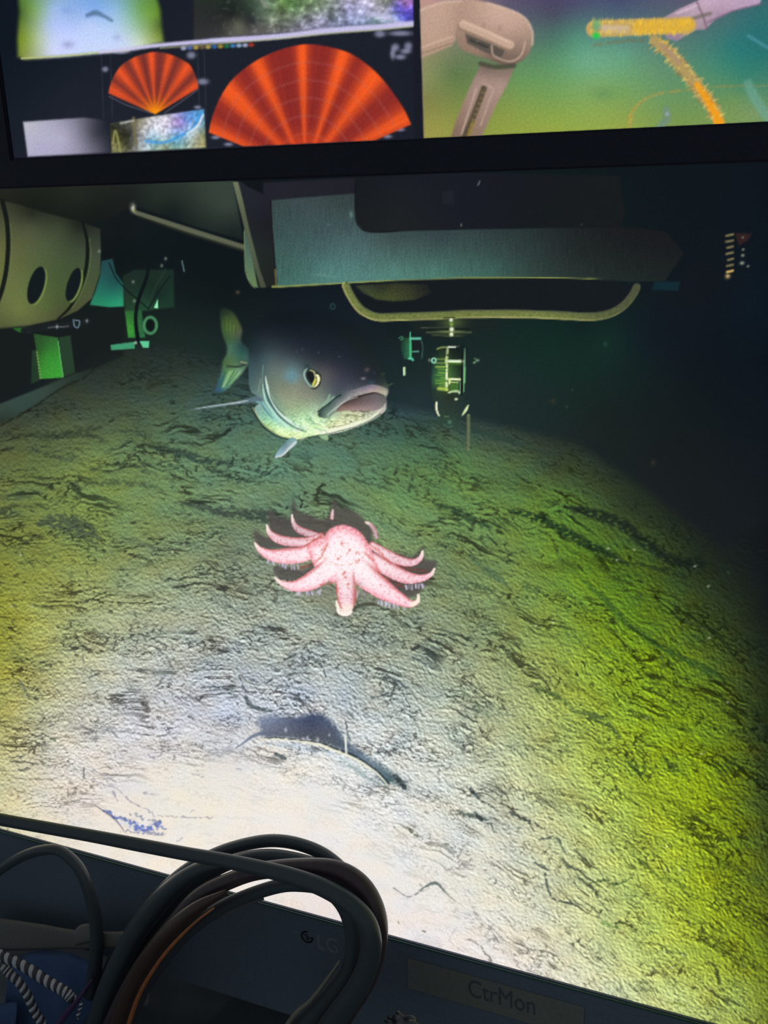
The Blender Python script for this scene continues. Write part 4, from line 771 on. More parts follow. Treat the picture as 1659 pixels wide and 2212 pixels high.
    for i in range(430):
        if i % 2: px = rng.uniform(865, 1310); py = 122+rng.choice([-1, 1])*rng.uniform(16, 50)*(.9 if i % 4 else .6); q0 = (px, 122)
        else:
            t = rng.uniform(0, 5); j = int(t); f = t-j; P_ = [(1150,180),(1220,240),(1290,320),(1350,400),(1400,470),(1440,548)]; cxx = P_[j][0]*(1-f)+P_[j+1][0]*f; cyy = P_[j][1]*(1-f)+P_[j+1][1]*f
            s = rng.choice([-1, 1]); q = rng.uniform(16, 38)*s; px, py = cxx+q, cyy-q*.7+rng.uniform(-8, 8); q0 = (cxx, cyy)
            if py > 545: continue
        c = [(226,200,110),(196,166,90),(150,120,76),(240,206,90)][i % 4]
        if q0[0] > 1080 and py < 200 and i % 3: c = (240,190,50)
        stroke(zB([(px*.6+q0[0]*.4, py*.6+q0[1]*.4), (px, py)]), [1.5, .7], c, .6, 1.3, False)
    blob(*zB([(890,115)])[0], 10, 14, (96,170,120), .8, 'put', p=4); blob(*zB([(888,160)])[0], 9, 8, (40,200,80), .95, 'put', p=4); blob(*zB([(905,135)])[0], 4, 5, (200,130,120), .5, 'put')
    stroke(zB([(870,205),(960,190),(1100,180)]), 3, (130,110,70), .5, 3, breakup=.8)
    region('overgrown_rope', zB([(860,60),(1000,70),(1300,70),(1310,150),(1230,190),(1300,290),(1400,430),(1500,548),(1390,552),(1330,430),(1230,310),(1140,210),(1000,170),(870,190)]))
    stroke(zB([(1040,580),(1040,530),(1075,470),(1150,425),(1280,405),(1400,390),(1540,385),(1659,385)]), [5,5,3.4,2.6,2.2,1.6,1.2,1], (166,130,60), .55, 3, breakup=.3)
    stroke(zB([(1200,490),(1205,530),(1175,570)]), [7,9,8], (112,140,130), .7, 4); blob(*zB([(1207,510)])[0], 4, 4, (160,176,190), .8, 'put')
    stroke(zB([(1570,375),(1600,440),(1659,530)]), [9,11,10], (110,166,150), .6, 5); stroke(zB([(1570,160),(1610,185),(1659,215)]), 3, (90,160,170), .6, 3)
    # black surround and edge of glass
    stroke(zB([(96,-40),(106,300),(117,621)]), 1.4, (176,160,140), .35, 1.6, False)
    poly([(893,-20),(906,-20),(915,303),(895,304)], (26,28,38), 1.6)

def paint_all():
    paint_sea(); paint_vehicle(); paint_fish(); paint_star()
    l = IMG.mean(-1, keepdims=True); d = 1-ss(.2, .45, l)
    IMG[:] = IMG*(1-.20*d)+l*.20*d
    low = IMG.copy()
    IMG[:] = 0
    paint_upper()
    return low, IMG.copy()

# ------------------------------ materials ----------------------------------
def lin(c): return tuple(((v/255)/12.92 if v/255 <= .04045 else ((v/255+.055)/1.055)**2.4) for v in c)
def mat(name, col, rough=0.5, metal=0.0, noise=0.12, scale=400.0, bump=0.0, coat=0.0, spec=0.5):
    m = bpy.data.materials.new(name); m.use_nodes = True; nt = m.node_tree; b = nt.nodes['Principled BSDF']
    n = nt.nodes.new('ShaderNodeTexNoise'); n.inputs['Scale'].default_value = scale; n.inputs['Detail'].default_value = 3
    tc = nt.nodes.new('ShaderNodeTexCoord'); nt.links.new(tc.outputs['Object'], n.inputs['Vector'])
    r = nt.nodes.new('ShaderNodeValToRGB'); c = lin(col)
    r.color_ramp.elements[0].position = .3; r.color_ramp.elements[1].position = .7
    r.color_ramp.elements[0].color = tuple(v*(1-noise) for v in c)+(1,); r.color_ramp.elements[1].color = tuple(min(1, v*(1+noise)) for v in c)+(1,)
    nt.links.new(n.outputs['Fac'], r.inputs['Fac']); nt.links.new(r.outputs['Color'], b.inputs['Base Color'])
    b.inputs['Roughness'].default_value = rough; b.inputs['Metallic'].default_value = metal
    b.inputs['Specular IOR Level'].default_value = spec
    if coat: b.inputs['Coat Weight'].default_value = coat
    if bump:
        bp = nt.nodes.new('ShaderNodeBump'); bp.inputs['Strength'].default_value = bump; bp.inputs['Distance'].default_value = .0006
        nt.links.new(n.outputs['Fac'], bp.inputs['Height']); nt.links.new(bp.outputs['Normal'], b.inputs['Normal'])
    return m
def screen_mat():
    m = bpy.data.materials.new('display_pixels'); m.use_nodes = True; nt = m.node_tree
    for n in list(nt.nodes): nt.nodes.remove(n)
    out = nt.nodes.new('ShaderNodeOutputMaterial'); em = nt.nodes.new('ShaderNodeEmission'); at_ = nt.nodes.new('ShaderNodeAttribute')
    at_.attribute_name = 'picture'; at_.attribute_type = 'GEOMETRY'
    # fine pixel grain of the display
    tc = nt.nodes.new('ShaderNodeTexCoord'); n = nt.nodes.new('ShaderNodeTexNoise'); n.inputs['Scale'].default_value = 900; n.inputs['Detail'].default_value = 1
    mr = nt.nodes.new('ShaderNodeMapRange'); mr.inputs['From Min'].default_value = .3; mr.inputs['From Max'].default_value = .7; mr.inputs['To Min'].default_value = .93; mr.inputs['To Max'].default_value = 1.07
    nt.links.new(tc.outputs['Object'], n.inputs['Vector']); nt.links.new(n.outputs['Fac'], mr.inputs['Value'])
    nt.links.new(at_.outputs['Color'], em.inputs['Color']); nt.links.new(mr.outputs['Result'], em.inputs['Strength'])
    nt.links.new(em.outputs['Emission'], out.inputs['Surface'])
    m.cycles.emission_sampling = 'NONE'
    return m
M_SCR = screen_mat()
M_BEZ_UP = mat('matte_black_frame', (30,33,44), .6, noise=.2, scale=900, spec=.15)
M_BEZ_LO = mat('charcoal_frame', (88,98,110), .55, noise=.15, scale=900, spec=.15)
M_STAND = mat('grey_stand_paint', (96,102,110), .6)
M_LIP = mat('green_tinted_edge', (50,80,74), .4, spec=.3)
M_WALL = mat('dark_room_wall', (118,124,130), .9, noise=.3, scale=20)
M_RUBBER = mat('black_rubber', (54,61,68), .34, noise=.12, scale=700, spec=.35)
M_RUBBER2 = mat('dark_grey_rubber', (60,67,74), .42, noise=.12, scale=700, spec=.3)
M_MAROON = mat('maroon_rubber', (58,44,50), .34, noise=.2, scale=200, spec=.4)
M_BROWN = mat('translucent_brown_rubber', (56,36,28), .35, noise=.25, scale=120, spec=.45)
M_SHEEN = mat('orange_edge_sheen', (150,84,40), .35, noise=.2, scale=200)
M_STRAP = mat('grey_woven_strap', (100,99,95), .95, noise=.35, scale=1500, bump=.8)
M_DENIM = mat('blue_cloth', (56,78,116), .95, noise=.2, scale=1100, bump=.6)
M_BRAID_L = mat('pale_braid', (160,160,168), .6, noise=.2, scale=900)
M_BRAID_D = mat('black_braid', (40,40,48), .6)
M_LABEL = mat('label_tape', (100,102,96), .7, noise=.1)
M_INK = mat('faded_ink', (62,68,72), .7)
M_LOGO = mat('grey_print', (108,114,124), .6)
M_PURPLE = mat('purple_sheath', (72,44,88), .5)
M_CARD = mat('cloudy_plastic', (120,118,110), .6)
M_PLASTIC = mat('crumpled_black_plastic', (60,64,66), .25, spec=.6)
M_PALE = mat('pale_grey', (120,116,104), .5)

# ------------------------------ helpers ------------------------------------
def tag(o, label=None, cat=None, group=None, kind=None):
    if label: o['label'] = label
    if cat: o['category'] = cat
    if group: o['group'] = group
    if kind: o['kind'] = kind
    return o
def link(name, me, m, parent=None, loc=None):
    o = bpy.data.objects.new(name, me); C.objects.link(o)
    if m is not None: me.materials.append(m)
    if loc is not None: o.location = loc
    if parent is not None: o.parent = parent
    return o
def empty(name, loc):
    o = bpy.data.objects.new(name, None); o.empty_display_size = .02; C.objects.link(o); o.location = loc
    return o
def box_obj(name, lo, hi, m, parent=None, origin=None, bevel=0.0, hole=None):
    "axis aligned box; hole = (x0, z0, x1, z1) makes a frame open at the front"
    bm = bmesh.new(); org = Vector(origin) if origin is not None else Vector((0, 0, 0))
    def bx(a, b):
        vs = [bm.verts.new(Vector((x, y, z))-org) for x in (a[0], b[0]) for y in (a[1], b[1]) for z in (a[2], b[2])]
        for f in ((0,1,3,2),(4,6,7,5),(0,4,5,1),(2,3,7,6),(0,2,6,4),(1,5,7,3)): bm.faces.new([vs[i] for i in f])
    bx(lo, hi)
    bmesh.ops.recalc_face_normals(bm, faces=bm.faces)
    if bevel: bmesh.ops.bevel(bm, geom=list(bm.edges), offset=bevel, segments=3, affect='EDGES', profile=.5)
    me = bpy.data.meshes.new(name); bm.to_mesh(me); bm.free()
    for p in me.polygons: p.use_smooth = bool(bevel)
    return link(name, me, m, parent)
def grid_mesh(name, P, col, faces, m, parent, org):
    "flat piece of display: P (n,3) points, col (n,3) linear colours, faces (k,4)"
    used, inv = np.unique(faces.ravel(), return_inverse=True)
    v = (P[used]-np.array(org)).astype(np.float32); c = col[used]; f = inv.reshape(-1, 4).astype(np.int32)
    me = bpy.data.meshes.new(name); n, k = len(v), len(f)
    me.vertices.add(n); me.vertices.foreach_set('co', v.ravel())
    me.loops.add(4*k); me.loops.foreach_set('vertex_index', f.ravel())
    me.polygons.add(k); me.polygons.foreach_set('loop_start', np.arange(0, 4*k, 4, dtype=np.int32))
    me.update(calc_edges=True)
    a = me.color_attributes.new('picture', 'FLOAT_COLOR', 'POINT')
    a.data.foreach_set('color', np.hstack([c, np.ones((n, 1), np.float32)]).astype(np.float32).ravel())
    return link(name, me, m, parent)
def tube(pts, rad, seg=14, closed_ends=True, smooth=10):
    "points in world space, radius per point"
    P = np.array([list(p) for p in pts], np.float64); r = np.array(rad if hasattr(rad, '__len__') else [rad]*len(P), np.float64)
    Q = crom(np.hstack([P, r[:, None]]), smooth).astype(np.float64)
    T = np.gradient(Q[:, :3], axis=0); T /= np.linalg.norm(T, axis=1)[:, None]+1e-12
    up = np.array([0, 1.0, 0]); bm = bmesh.new(); rings = []
    n = np.cross(T[0], up); n /= np.linalg.norm(n)
    for q, t in zip(Q, T):
        n = n-t*n.dot(t); n /= np.linalg.norm(n); b = np.cross(t, n)
        rings.append([bm.verts.new(q[:3]+q[3]*(math.cos(a)*n+math.sin(a)*b)) for a in np.linspace(0, 2*math.pi, seg, endpoint=False)])
    for a, b in zip(rings[:-1], rings[1:]):
        for i in range(seg): bm.faces.new((a[i], a[(i+1) % seg], b[(i+1) % seg], b[i]))
    if closed_ends: bm.faces.new(rings[0][::-1]); bm.faces.new(rings[-1])
    bmesh.ops.recalc_face_normals(bm, faces=bm.faces)
    return bm, Q
def finish(bm, name, m, parent=None, smooth=True, origin=None):
    me = bpy.data.meshes.new(name)
    if origin is not None: bmesh.ops.translate(bm, verts=bm.verts, vec=-Vector(origin))
    bm.to_mesh(me); bm.free()
    for p in me.polygons: p.use_smooth = smooth
    return link(name, me, m, parent, origin)
def px_size(y):  # metres per photograph pixel near the cables at plane y
    return (at(700, 1900, y)-at(701, 1900, y)).length
def cable(name, path, width, m, ys, label, group=None, cat='cable', seg=14):
    "path of photograph pixels with plane depths ys (list), width in pixels"
    if not hasattr(ys, '__len__'): ys = [ys]*len(path)
    w = width if hasattr(width, '__len__') else [width]*len(path)
    pts = [at(p[0], p[1], y) for p, y in zip(path, ys)]
    bm, _ = tube(pts, [ww/2*px_size(y) for ww, y in zip(w, ys)], seg)
    o = finish(bm, name, m, origin=pts[0])
    return tag(o, label, cat, group)

# ------------------------------ pictures -----------------------------------
LOW, UP = paint_all()
def to_lin(a):
    return np.where(a <= .04045, a/12.92, ((a+.055)/1.055)**2.4).astype(np.float32)
LOW, UP = to_lin(LOW), to_lin(UP)

YU = -0.030            # the upper monitor stands a little in front of the lower one
# rectangle of each display on its plane
L_TOP = at(830, 408-0.035*830-34, 0).z; L_BOT = at(830, 1789+.273*830, 0).z
L_X0, L_X1 = at(690, 1200, 0).x-.385, at(690, 1200, 0).x+.385
U_BOT = at(830, 341.5-.046*830, YU).z; U_X0 = at(8, 170, YU).x
U_X1, U_TOP = U_X0+.70, U_BOT+.394
BEZ_U = U_BOT-at(830, 408-.035*830, YU).z

def px_of(P):
    "world points -> photograph pixels"
    d = (P-np.array(CAM)) @ np.array(R); return CXP-d[..., 0]*F_PX/d[..., 2], CYP+d[..., 1]*F_PX/d[..., 2]
def sample(img, px, py):
    "bilinear; outside the painted frame the picture simply carries on mirrored"
    w, h = (NXP-1)*STEP, (NYP-1)*STEP
    u = (px-GX0) % (2*w); v = (py-GY0) % (2*h)
    u = np.where(u > w, 2*w-u, u); k = ss(1020, 820, py)*(px < GX0); u = u*(1-k)     # the drum and tray simply run on
    u = u/STEP; v = np.where(v > h, 2*h-v, v); v = np.where(py < GY0, 0, v)/STEP
    i = np.clip(u.astype(int), 0, NXP-2); j = np.clip(v.astype(int), 0, NYP-2); fu = (u-i)[..., None]; fv = (v-j)[..., None]
    return (img[j, i]*(1-fu)*(1-fv)+img[j, i+1]*fu*(1-fv)+img[j+1, i]*(1-fu)*fv+img[j+1, i+1]*fu*fv).astype(np.float32)
def display(x0, x1, z0, z1, ypl, img, shade, regs, parent_scr, name_scr, origin, fine):
    """one flat display: a dense grid in the plane (dense where the photograph sees it), cut into the
    pieces the picture shows"""
    fx0, fx1, fz0, fz1 = fine
    def axis(a, b, f0, f1, n, coarse=.004):
        f0, f1 = max(a, f0), min(b, f1)
        return np.concatenate([np.linspace(a, f0, max(2, int((f0-a)/coarse)+2))[:-1] if f0 > a else [], np.linspace(f0, f1, n), np.linspace(f1, b, max(2, int((b-f1)/coarse)+2))[1:] if b > f1 else []])
    nx = int((min(x1, fx1)-max(x0, fx0))/FINE)+1; nz = int((min(z1, fz1)-max(z0, fz0))/FINE)+1
    ax = axis(x0, x1, fx0, fx1, nx); az = axis(z0, z1, fz0, fz1, nz)
    XX, ZZ = np.meshgrid(ax, az); P = np.stack([XX, np.full(XX.shape, ypl), ZZ], -1)
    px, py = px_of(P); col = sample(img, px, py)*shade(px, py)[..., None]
    nX, nZ = len(ax), len(az); idx = np.arange(nX*nZ).reshape(nZ, nX)
    F = np.stack([idx[:-1, :-1], idx[:-1, 1:], idx[1:, 1:], idx[1:, :-1]], -1).reshape(-1, 4)
    cx = (px[:-1, :-1]+px[1:, 1:]).ravel()/2; cy = (py[:-1, :-1]+py[1:, 1:]).ravel()/2
    ids = np.zeros(len(F), np.int32)
    for k, (nm, polys) in enumerate(regs, 1):
        for p in polys:
            s = np.where((cx > p[:, 0].min()) & (cx < p[:, 0].max()) & (cy > p[:, 1].min()) & (cy < p[:, 1].max()))[0]
            if len(s) == 0: continue
            ins = poly_sd(p, cx[s].astype(np.float32), cy[s].astype(np.float32)) > 0
            ids[s[ins]] = k
    P = P.reshape(-1, 3); col = col.reshape(-1, 3)
    scr = grid_mesh(name_scr, P, col, F[ids == 0], M_SCR, parent_scr, origin)
    out = {}
    for k, (nm, polys) in enumerate(regs, 1):
        f = F[ids == k]
        if len(f): out[nm] = grid_mesh(nm, P, col, f, M_SCR, scr, origin)
    return scr, out
def regs(*names):
    return [(n, [p for p, _ in IDS[n]]) for n in names]
FINE = (at(1001, 1100, 0)-at(1000, 1100, 0)).length*1.9

# ------------------------------ lower monitor ------------------------------
low_org = Vector(((L_X0+L_X1)/2, 0.0, L_BOT-.055))
mon = tag(empty('monitor', low_org), 'large monitor showing a fish and a pink sea star over the sea floor', 'monitor')
IDS['sea_star'] = IDS.pop('sea_star_disc')+IDS.pop('sea_star_arm')
IDS['fish'] = IDS.pop('fish_tail')+IDS.pop('pectoral_fin')+IDS.pop('pelvic_fin')+IDS.pop('fish_body')
zc = Z(440, 1340, 2.765)
region('sand_hollow', zc([(350,575),(430,570),(560,570),(660,555),(740,585),(800,640),(850,715),(960,795),(1130,915),(1215,1010),(1110,985),(960,870),(780,780),(540,712),(350,715),(190,770),(340,650)]))
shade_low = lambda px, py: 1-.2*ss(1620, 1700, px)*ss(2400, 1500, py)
fa, fb, fc, fd = at(-16, 1400, 0), at(1676, 1400, 0), at(830, 340, 0), at(830, 2240, 0)
Zs = [at(x_, y_, 0).z for x_ in (-16, 1676) for y_ in (330, 2228)]
Xs = [at(x_, y_, 0).x for x_ in (-16, 1676) for y_ in (330, 2228)]
scr, pcs = display(L_X0, L_X1, L_BOT, L_TOP, 0.0, LOW, shade_low,
    regs('support_strut', 'bracket_with_hose', 'green_post', 'tray_edge', 'thruster_drum', 'steel_fin', 'steel_beam', 'skid_rail', 'far_lamp', 'glass_domed_lamp', 'threaded_rod', 'hanging_fittings', 'sand_hollow', 'fish', 'sea_star'),
    mon, 'screen', low_org, (min(Xs), max(Xs), min(Zs), max(Zs)))
tag(scr, 'glowing picture of a floodlit rippled sea floor under a vehicle frame')
for k, t in {'support_strut': 'thin diagonal strut pictured under the vehicle', 'bracket_with_hose': 'greenish bracket with dark hose pictured left of the fish', 'green_post': 'bright green post pictured below the drum',
             'tray_edge': 'grey tray edge pictured at the far left', 'thruster_drum': 'olive drum with dark oval holes pictured at upper left', 'steel_fin': 'pale edged dark steel fin pictured left of the beam', 'steel_beam': 'broad blue-green steel beam pictured above the fish',
             'skid_rail': 'curved tubular rail pictured below the steel beam', 'far_lamp': 'small dim green fitting pictured beside the glass domed lamp', 'glass_domed_lamp': 'domed fitting with bright highlights pictured under the rail',
             'threaded_rod': 'thin threaded rod pictured standing right of the domed lamp', 'hanging_fittings': 'small glinting fittings pictured in the dark at upper right', 'sand_hollow': 'dark curved hollow pictured in the bright sand',
             'fish': 'grey-green fish with a downturned mouth pictured swimming towards the right', 'sea_star': 'pink many-armed sea star pictured on the sea floor'}.items():
    if k in pcs: tag(pcs[k], t)
FR = .012
BT = .088                                                     # tall lower frame strip
def frame_bits(x0, x1, z0, z1, yf, yb, m, parent, org, bt, bs, btop, lip=None):
    "four sided frame + back housing as two parts"
    bm = bmesh.new()
    def bx(a, b):
        vs = [bm.verts.new(Vector((x, y, z))-org) for x in (a[0], b[0]) for y in (a[1], b[1]) for z in (a[2], b[2])]
        for f in ((0,1,3,2),(4,6,7,5),(0,4,5,1),(2,3,7,6),(0,2,6,4),(1,5,7,3)): bm.faces.new([vs[i] for i in f])
    # front ring, mitre free: outer and inner rectangles joined
    o_ = [(x0-bs, z0-bt), (x1+bs, z0-bt), (x1+bs, z1+btop), (x0-bs, z1+btop)]; i_ = [(x0, z0), (x1, z0), (x1, z1), (x0, z1)]
    def ring(r, y): return [bm.verts.new(Vector((x, y, z))-org) for x, z in r]
    A, B, Cc, D = ring(o_, yf), ring(i_, yf), ring(o_, yb), ring(i_, yb)
    for k in range(4):
        n = (k+1) % 4
        bm.faces.new((A[k], A[n], B[n], B[k])); bm.faces.new((A[k], Cc[k], Cc[n], A[n])); bm.faces.new((B[k], B[n], D[n], D[k])); bm.faces.new((Cc[k], D[k], D[n], Cc[n]))
    bmesh.ops.recalc_face_normals(bm, faces=bm.faces)
    eds = [e for e in bm.edges if all(abs((v.co+org).y-yf) < 1e-5 for v in e.verts) and e.calc_length() > .2]
    bmesh.ops.bevel(bm, geom=eds, offset=.0010, segments=2, affect='EDGES')
    me = bpy.data.meshes.new('bezel'); bm.to_mesh(me); bm.free()
    return link('bezel', me, m, parent)
bz = frame_bits(L_X0, L_X1, L_BOT, L_TOP, -.0025, .004, M_BEZ_LO, mon, low_org, BT, FR, .003)
tag(bz, 'dark charcoal bezel')
hs = box_obj('housing', (L_X0-.008, .0042, L_BOT-BT+.004), (L_X1+.008, .045, L_TOP+.002), M_BEZ_UP, mon, low_org, .003)
lipb = box_obj('inner_edge', (L_X0, -.0031, L_BOT-.0016), (L_X1, -.0025, L_BOT-.0003), M_LIP, mon, low_org)
def text_part(name, body, px, py, hpx, m, parent, org, ypl, label, wpx=None):
    cu = bpy.data.curves.new(name, 'FONT'); cu.body = body; cu.size = 1; cu.extrude = .004; cu.align_x = 'LEFT'
    o = bpy.data.objects.new(name, cu); C.objects.link(o); bpy.context.view_layer.update()
    me = bpy.data.meshes.new_from_object(o); bpy.data.objects.remove(o)
    hv = max(v.co.y for v in me.vertices); wv = max(v.co.x for v in me.vertices)
    a = at(px, py, ypl); h = (at(px, py-hpx, ypl).z-a.z); s = h/hv
    sx = s if wpx is None else (at(px+wpx, py, ypl).x-a.x)/wv
    for v in me.vertices: v.co = Vector((a.x+v.co.x*sx, ypl-v.co.z*.02, a.z+v.co.y*s))-org
    t = link(name, me, m, parent); t['label'] = label
    return t
YB = -.0026
# label strip on the lower frame
la, lb = at(880, 2068, YB), at(1262, 2172, YB)
lt = at(880, 2068, YB).z; lw = at(1262, 2172+0, YB).x
strip = box_obj('label_strip', (la.x, YB-.0006, at(880, 2132, YB).z), (lw, YB, lt), M_LABEL, mon, low_org)
tag(strip, 'grey label strip reading CtrMon on the bezel')
text_part('lettering', 'CtrMon', 1010, 2150, 36, M_INK, strip, low_org, YB-.0007, 'dark letters CtrMon', 146)
# maker's mark: ring and two letters
lg = text_part('logo_letters', 'LG', 684, 2047, 30, M_LOGO, bz, low_org, YB, 'faint grey logo letters', 46)
bm = bmesh.new(); cc = at(664, 2023, YB); rr = (at(664, 2023, YB)-at(676, 2023, YB)).length
ringpts = [cc+Vector((rr*math.cos(a), -.0008, rr*math.sin(a)))-low_org for a in np.linspace(0, 2*math.pi, 33)[:-1]]
inn = [cc+Vector((rr*.82*math.cos(a), -.0008, rr*.82*math.sin(a)))-low_org for a in np.linspace(0, 2*math.pi, 33)[:-1]]
vo = [bm.verts.new(v) for v in ringpts]; vi = [bm.verts.new(v) for v in inn]
for k in range(32):
    if 1 <= k <= 6: continue
    bm.faces.new((vo[k], vo[(k+1) % 32], vi[(k+1) % 32], vi[k]))
def q_(x0, z0, x1, z1): bm.faces.new([bm.verts.new(cc+Vector((x*rr, -.0008, z*rr))-low_org) for x, z in ((x0, z0), (x1, z0), (x1, z1), (x0, z1))])
q_(-.08, -.45, .06, .5); q_(.06, -.45, .4, -.33); q_(-.5, .2, -.3, .4); q_(.2, -.05, .9, .07)
bmesh.ops.solidify(bm, geom=bm.faces[:], thickness=.0005); bmesh.ops.recalc_face_normals(bm, faces=bm.faces)
finish(bm, 'logo_mark', M_LOGO, bz, False)['label'] = 'faint round logo mark'
# stand
st = box_obj('stand', (low_org.x-.05, .012, L_BOT-.16), (low_org.x+.05, .036, L_BOT-.03), M_STAND, mon, low_org, .003)
sb = box_obj('stand_base', (low_org.x-.14, -.04, L_BOT-.168), (low_org.x+.14, .10, L_BOT-.158), M_STAND, mon, low_org, .003)

# ------------------------------ upper monitor ------------------------------
up_org = Vector(((U_X0+U_X1)/2, YU, U_BOT-BEZ_U))
umon = tag(empty('monitor', up_org), 'monitor mounted above, showing orange sonar fans and a robot arm camera view', 'monitor')
Zs = [at(x_, y_, YU).z for x_ in (-16, 1676) for y_ in (-16, 350)]; Xs = [at(x_, y_, YU).x for x_ in (-16, 1676) for y_ in (-16, 350)]
uscr, up = display(U_X0, U_X1, U_BOT, U_TOP, YU, UP, lambda px, py: np.ones(px.shape, np.float32),
    regs('floodlit_seabed_window', 'murky_water_window', 'status_bar', 'large_sonar_fan', 'small_sonar_fan', 'grey_thumbnail', 'tool_tray_thumbnail', 'manipulator_camera_window', 'manipulator_arm', 'gripper', 'overgrown_rope'),
    umon, 'screen', up_org, (min(Xs), max(Xs), min(Zs), max(Zs)))
tag(uscr, 'dark display background behind several camera and sonar windows')
for k, t in {'floodlit_seabed_window': 'blurred window with a pale blue floodlit patch edged green', 'murky_water_window': 'window of whitish swirling water with a purple corner', 'status_bar': 'thin pale lavender bar across the display',
             'large_sonar_fan': 'large orange-red sonar fan', 'small_sonar_fan': 'small orange-red sonar fan with a yellow apex', 'grey_thumbnail': 'pale grey thumbnail at lower left', 'tool_tray_thumbnail': 'small thumbnail of a cluttered tray with blue hose',
             'manipulator_camera_window': 'camera window of green sea floor with haze', 'manipulator_arm': 'beige jointed robot arm in the green camera window', 'gripper': 'pinkish gripper at the top right of the camera window', 'overgrown_rope': 'yellow bristly rope held by the gripper'}.items():
    if k in up: tag(up[k], t)
ub = frame_bits(U_X0, U_X1, U_BOT, U_TOP, YU-.0025, YU+.004, M_BEZ_UP, umon, up_org, BEZ_U, .022, .015)
tag(ub, 'matte black bezel')
box_obj('housing', (U_X0-.018, YU+.0042, U_BOT-BEZ_U+.003), (U_X1+.018, YU+.0262, U_TOP+.012), M_BEZ_UP, umon, up_org, .003)
box_obj('mount_plate', (up_org.x-.06, YU+.0262, U_BOT+.12), (up_org.x+.06, .16, U_BOT+.22), M_BEZ_UP, umon, up_org, .002)

# ------------------------------ room ---------------------------------------
desk_z = L_BOT-.168
w = box_obj('wall_back', (-1.6, .16, 0), (1.6, .26, 2.4), M_WALL); tag(w, kind='structure')
f = box_obj('floor', (-1.6, -1.6, -.05), (1.6, .26, 0), M_WALL); tag(f, kind='structure')
d = tag(empty('desk', (0, -.15, 0)), 'dark console desk under the monitors', 'desk')
org = Vector((0, -.15, 0))
box_obj('desktop', (-1.0, -.46, desk_z-.03), (1.0, .155, desk_z), M_WALL, d, org, .003)
for sx in (-1, 1):
    box_obj('side_panel', (sx*.97-.02, -.42, 0), (sx*.97+.02, .14, desk_z-.03), M_WALL, d, org, .002)

# ------------------------------ cables -------------------------------------
G = 'black cables looped in front of the lower monitor'
cable('cable', [(-420,1640),(-200,1712),(-60,1756),(0,1770),(100,1788),(200,1806),(300,1825),(400,1844),(480,1858),(560,1875),(630,1893),(700,1918),(760,1955),(795,2000),(800,2060),(775,2130),(725,2200),(690,2250)],
      [26,26,26,26,26,26,27,27,28,30,32,34,36,38,40,42,44,44], M_RUBBER, [-.060]+[-.068]*7+[-.069,-.070,-.070,-.070,-.070,-.070,-.070,-.070,-.07,-.07], 'nearly straight black cable running from the left edge over the loops', G)
cable('cable', [(170,2260),(210,2160),(250,2060),(310,1970),(370,1905),(430,1862),(500,1832),(585,1816),(660,1828),(722,1862),(775,1925),(790,1990)],
      24, M_RUBBER, [-.020]*12, 'outermost thin black cable arching highest against the bright sand', G)
cable('cable', [(200,2260),(235,2160),(285,2065),(340,1990),(400,1930),(465,1880),(520,1857),(580,1849),(640,1857),(700,1877),(750,1908),(785,1960),(795,2020),(770,2100),(720,2190)],
      [30,30,30,30,28,26,26,26,26,28,30,32,34,34,34], M_RUBBER, [-.031]*15, 'black cable arching just under the outermost one', G)
cable('cable', [(225,2260),(265,2170),(310,2090),(370,2010),(430,1938),(500,1901),(570,1880),(660,1876),(730,1882),(780,1915),(808,1970),(812,2035),(790,2110),(740,2190),(700,2260)],
      [44,44,44,42,36,32,32,38,38,40,42,42,44,46,46], M_MAROON, [-.056]*15, 'thick maroon-tinged cable forming the widest bend on the right', G)
cable('cable', [(245,2270),(285,2180),(325,2105),(385,2030),(440,1985),(505,1947),(590,1917),(645,1911),(705,1920),(748,1958),(768,2020),(762,2085),(735,2130),(690,2180),(630,2240)],
      [34,34,34,32,28,26,26,26,30,36,40,42,42,40,40], M_RUBBER2, [-.043]*15, 'inner dark grey cable bending round the bright gap', G)
cable('cable', [(225,2290),(262,2195),(292,2120),(335,2050),(380,2000),(430,1958),(490,1925)],
      [38,38,38,36,34,26,8], M_BROWN, [-.070,-.070,-.070,-.070,-.069,-.068,-.066], 'dark brown cable on the inner side of the bundle at lower left', None)
cable('cable', [(262,2270),(282,2200),(305,2140),(345,2075),(385,2028),(425,1990),(462,1962)], [10,10,9,8,7,5,4], M_SHEEN, -.077, 'thin orange-brown strip added as the edge sheen of the bundle at lower left', None)  # added thin tube, coloured as the sheen along the brown cable's edge
cable('cable', [(190,2280),(215,2190),(245,2110),(285,2030),(335,1960),(390,1905),(450,1872),(520,1862)],
      [46,46,46,46,44,38,30,22], M_RUBBER, [-.044]*8, 'stout black cable along the left side of the bundle', None)
cable('cable', [(-190,2150),(-130,2010),(-50,1920),(0,1879),(55,1847),(108,1835),(142,1846),(176,1884),(198,1945),(208,2010),(206,2080),(196,2150)],
      [22,22,22,22,22,22,23,24,26,28,30,30], M_RUBBER, [-.030]*12, 'short black loop with a pale rim at the left edge', None)
cable('cable', [(733,2078),(705,2118),(672,2160),(640,2188),(612,2225)], [5,7,8,9,9], M_PALE, -.050, 'thin pale grey line beside the bend of the looped cables', None)  # thin pale tube along the inner bend
cable('cable', [(112,2235),(140,2195),(168,2160),(200,2115)], [16,14,10,5], M_PURPLE, -.038, 'thin purple cable between the braided cords and the bundle', None)
# clip on the cable bend

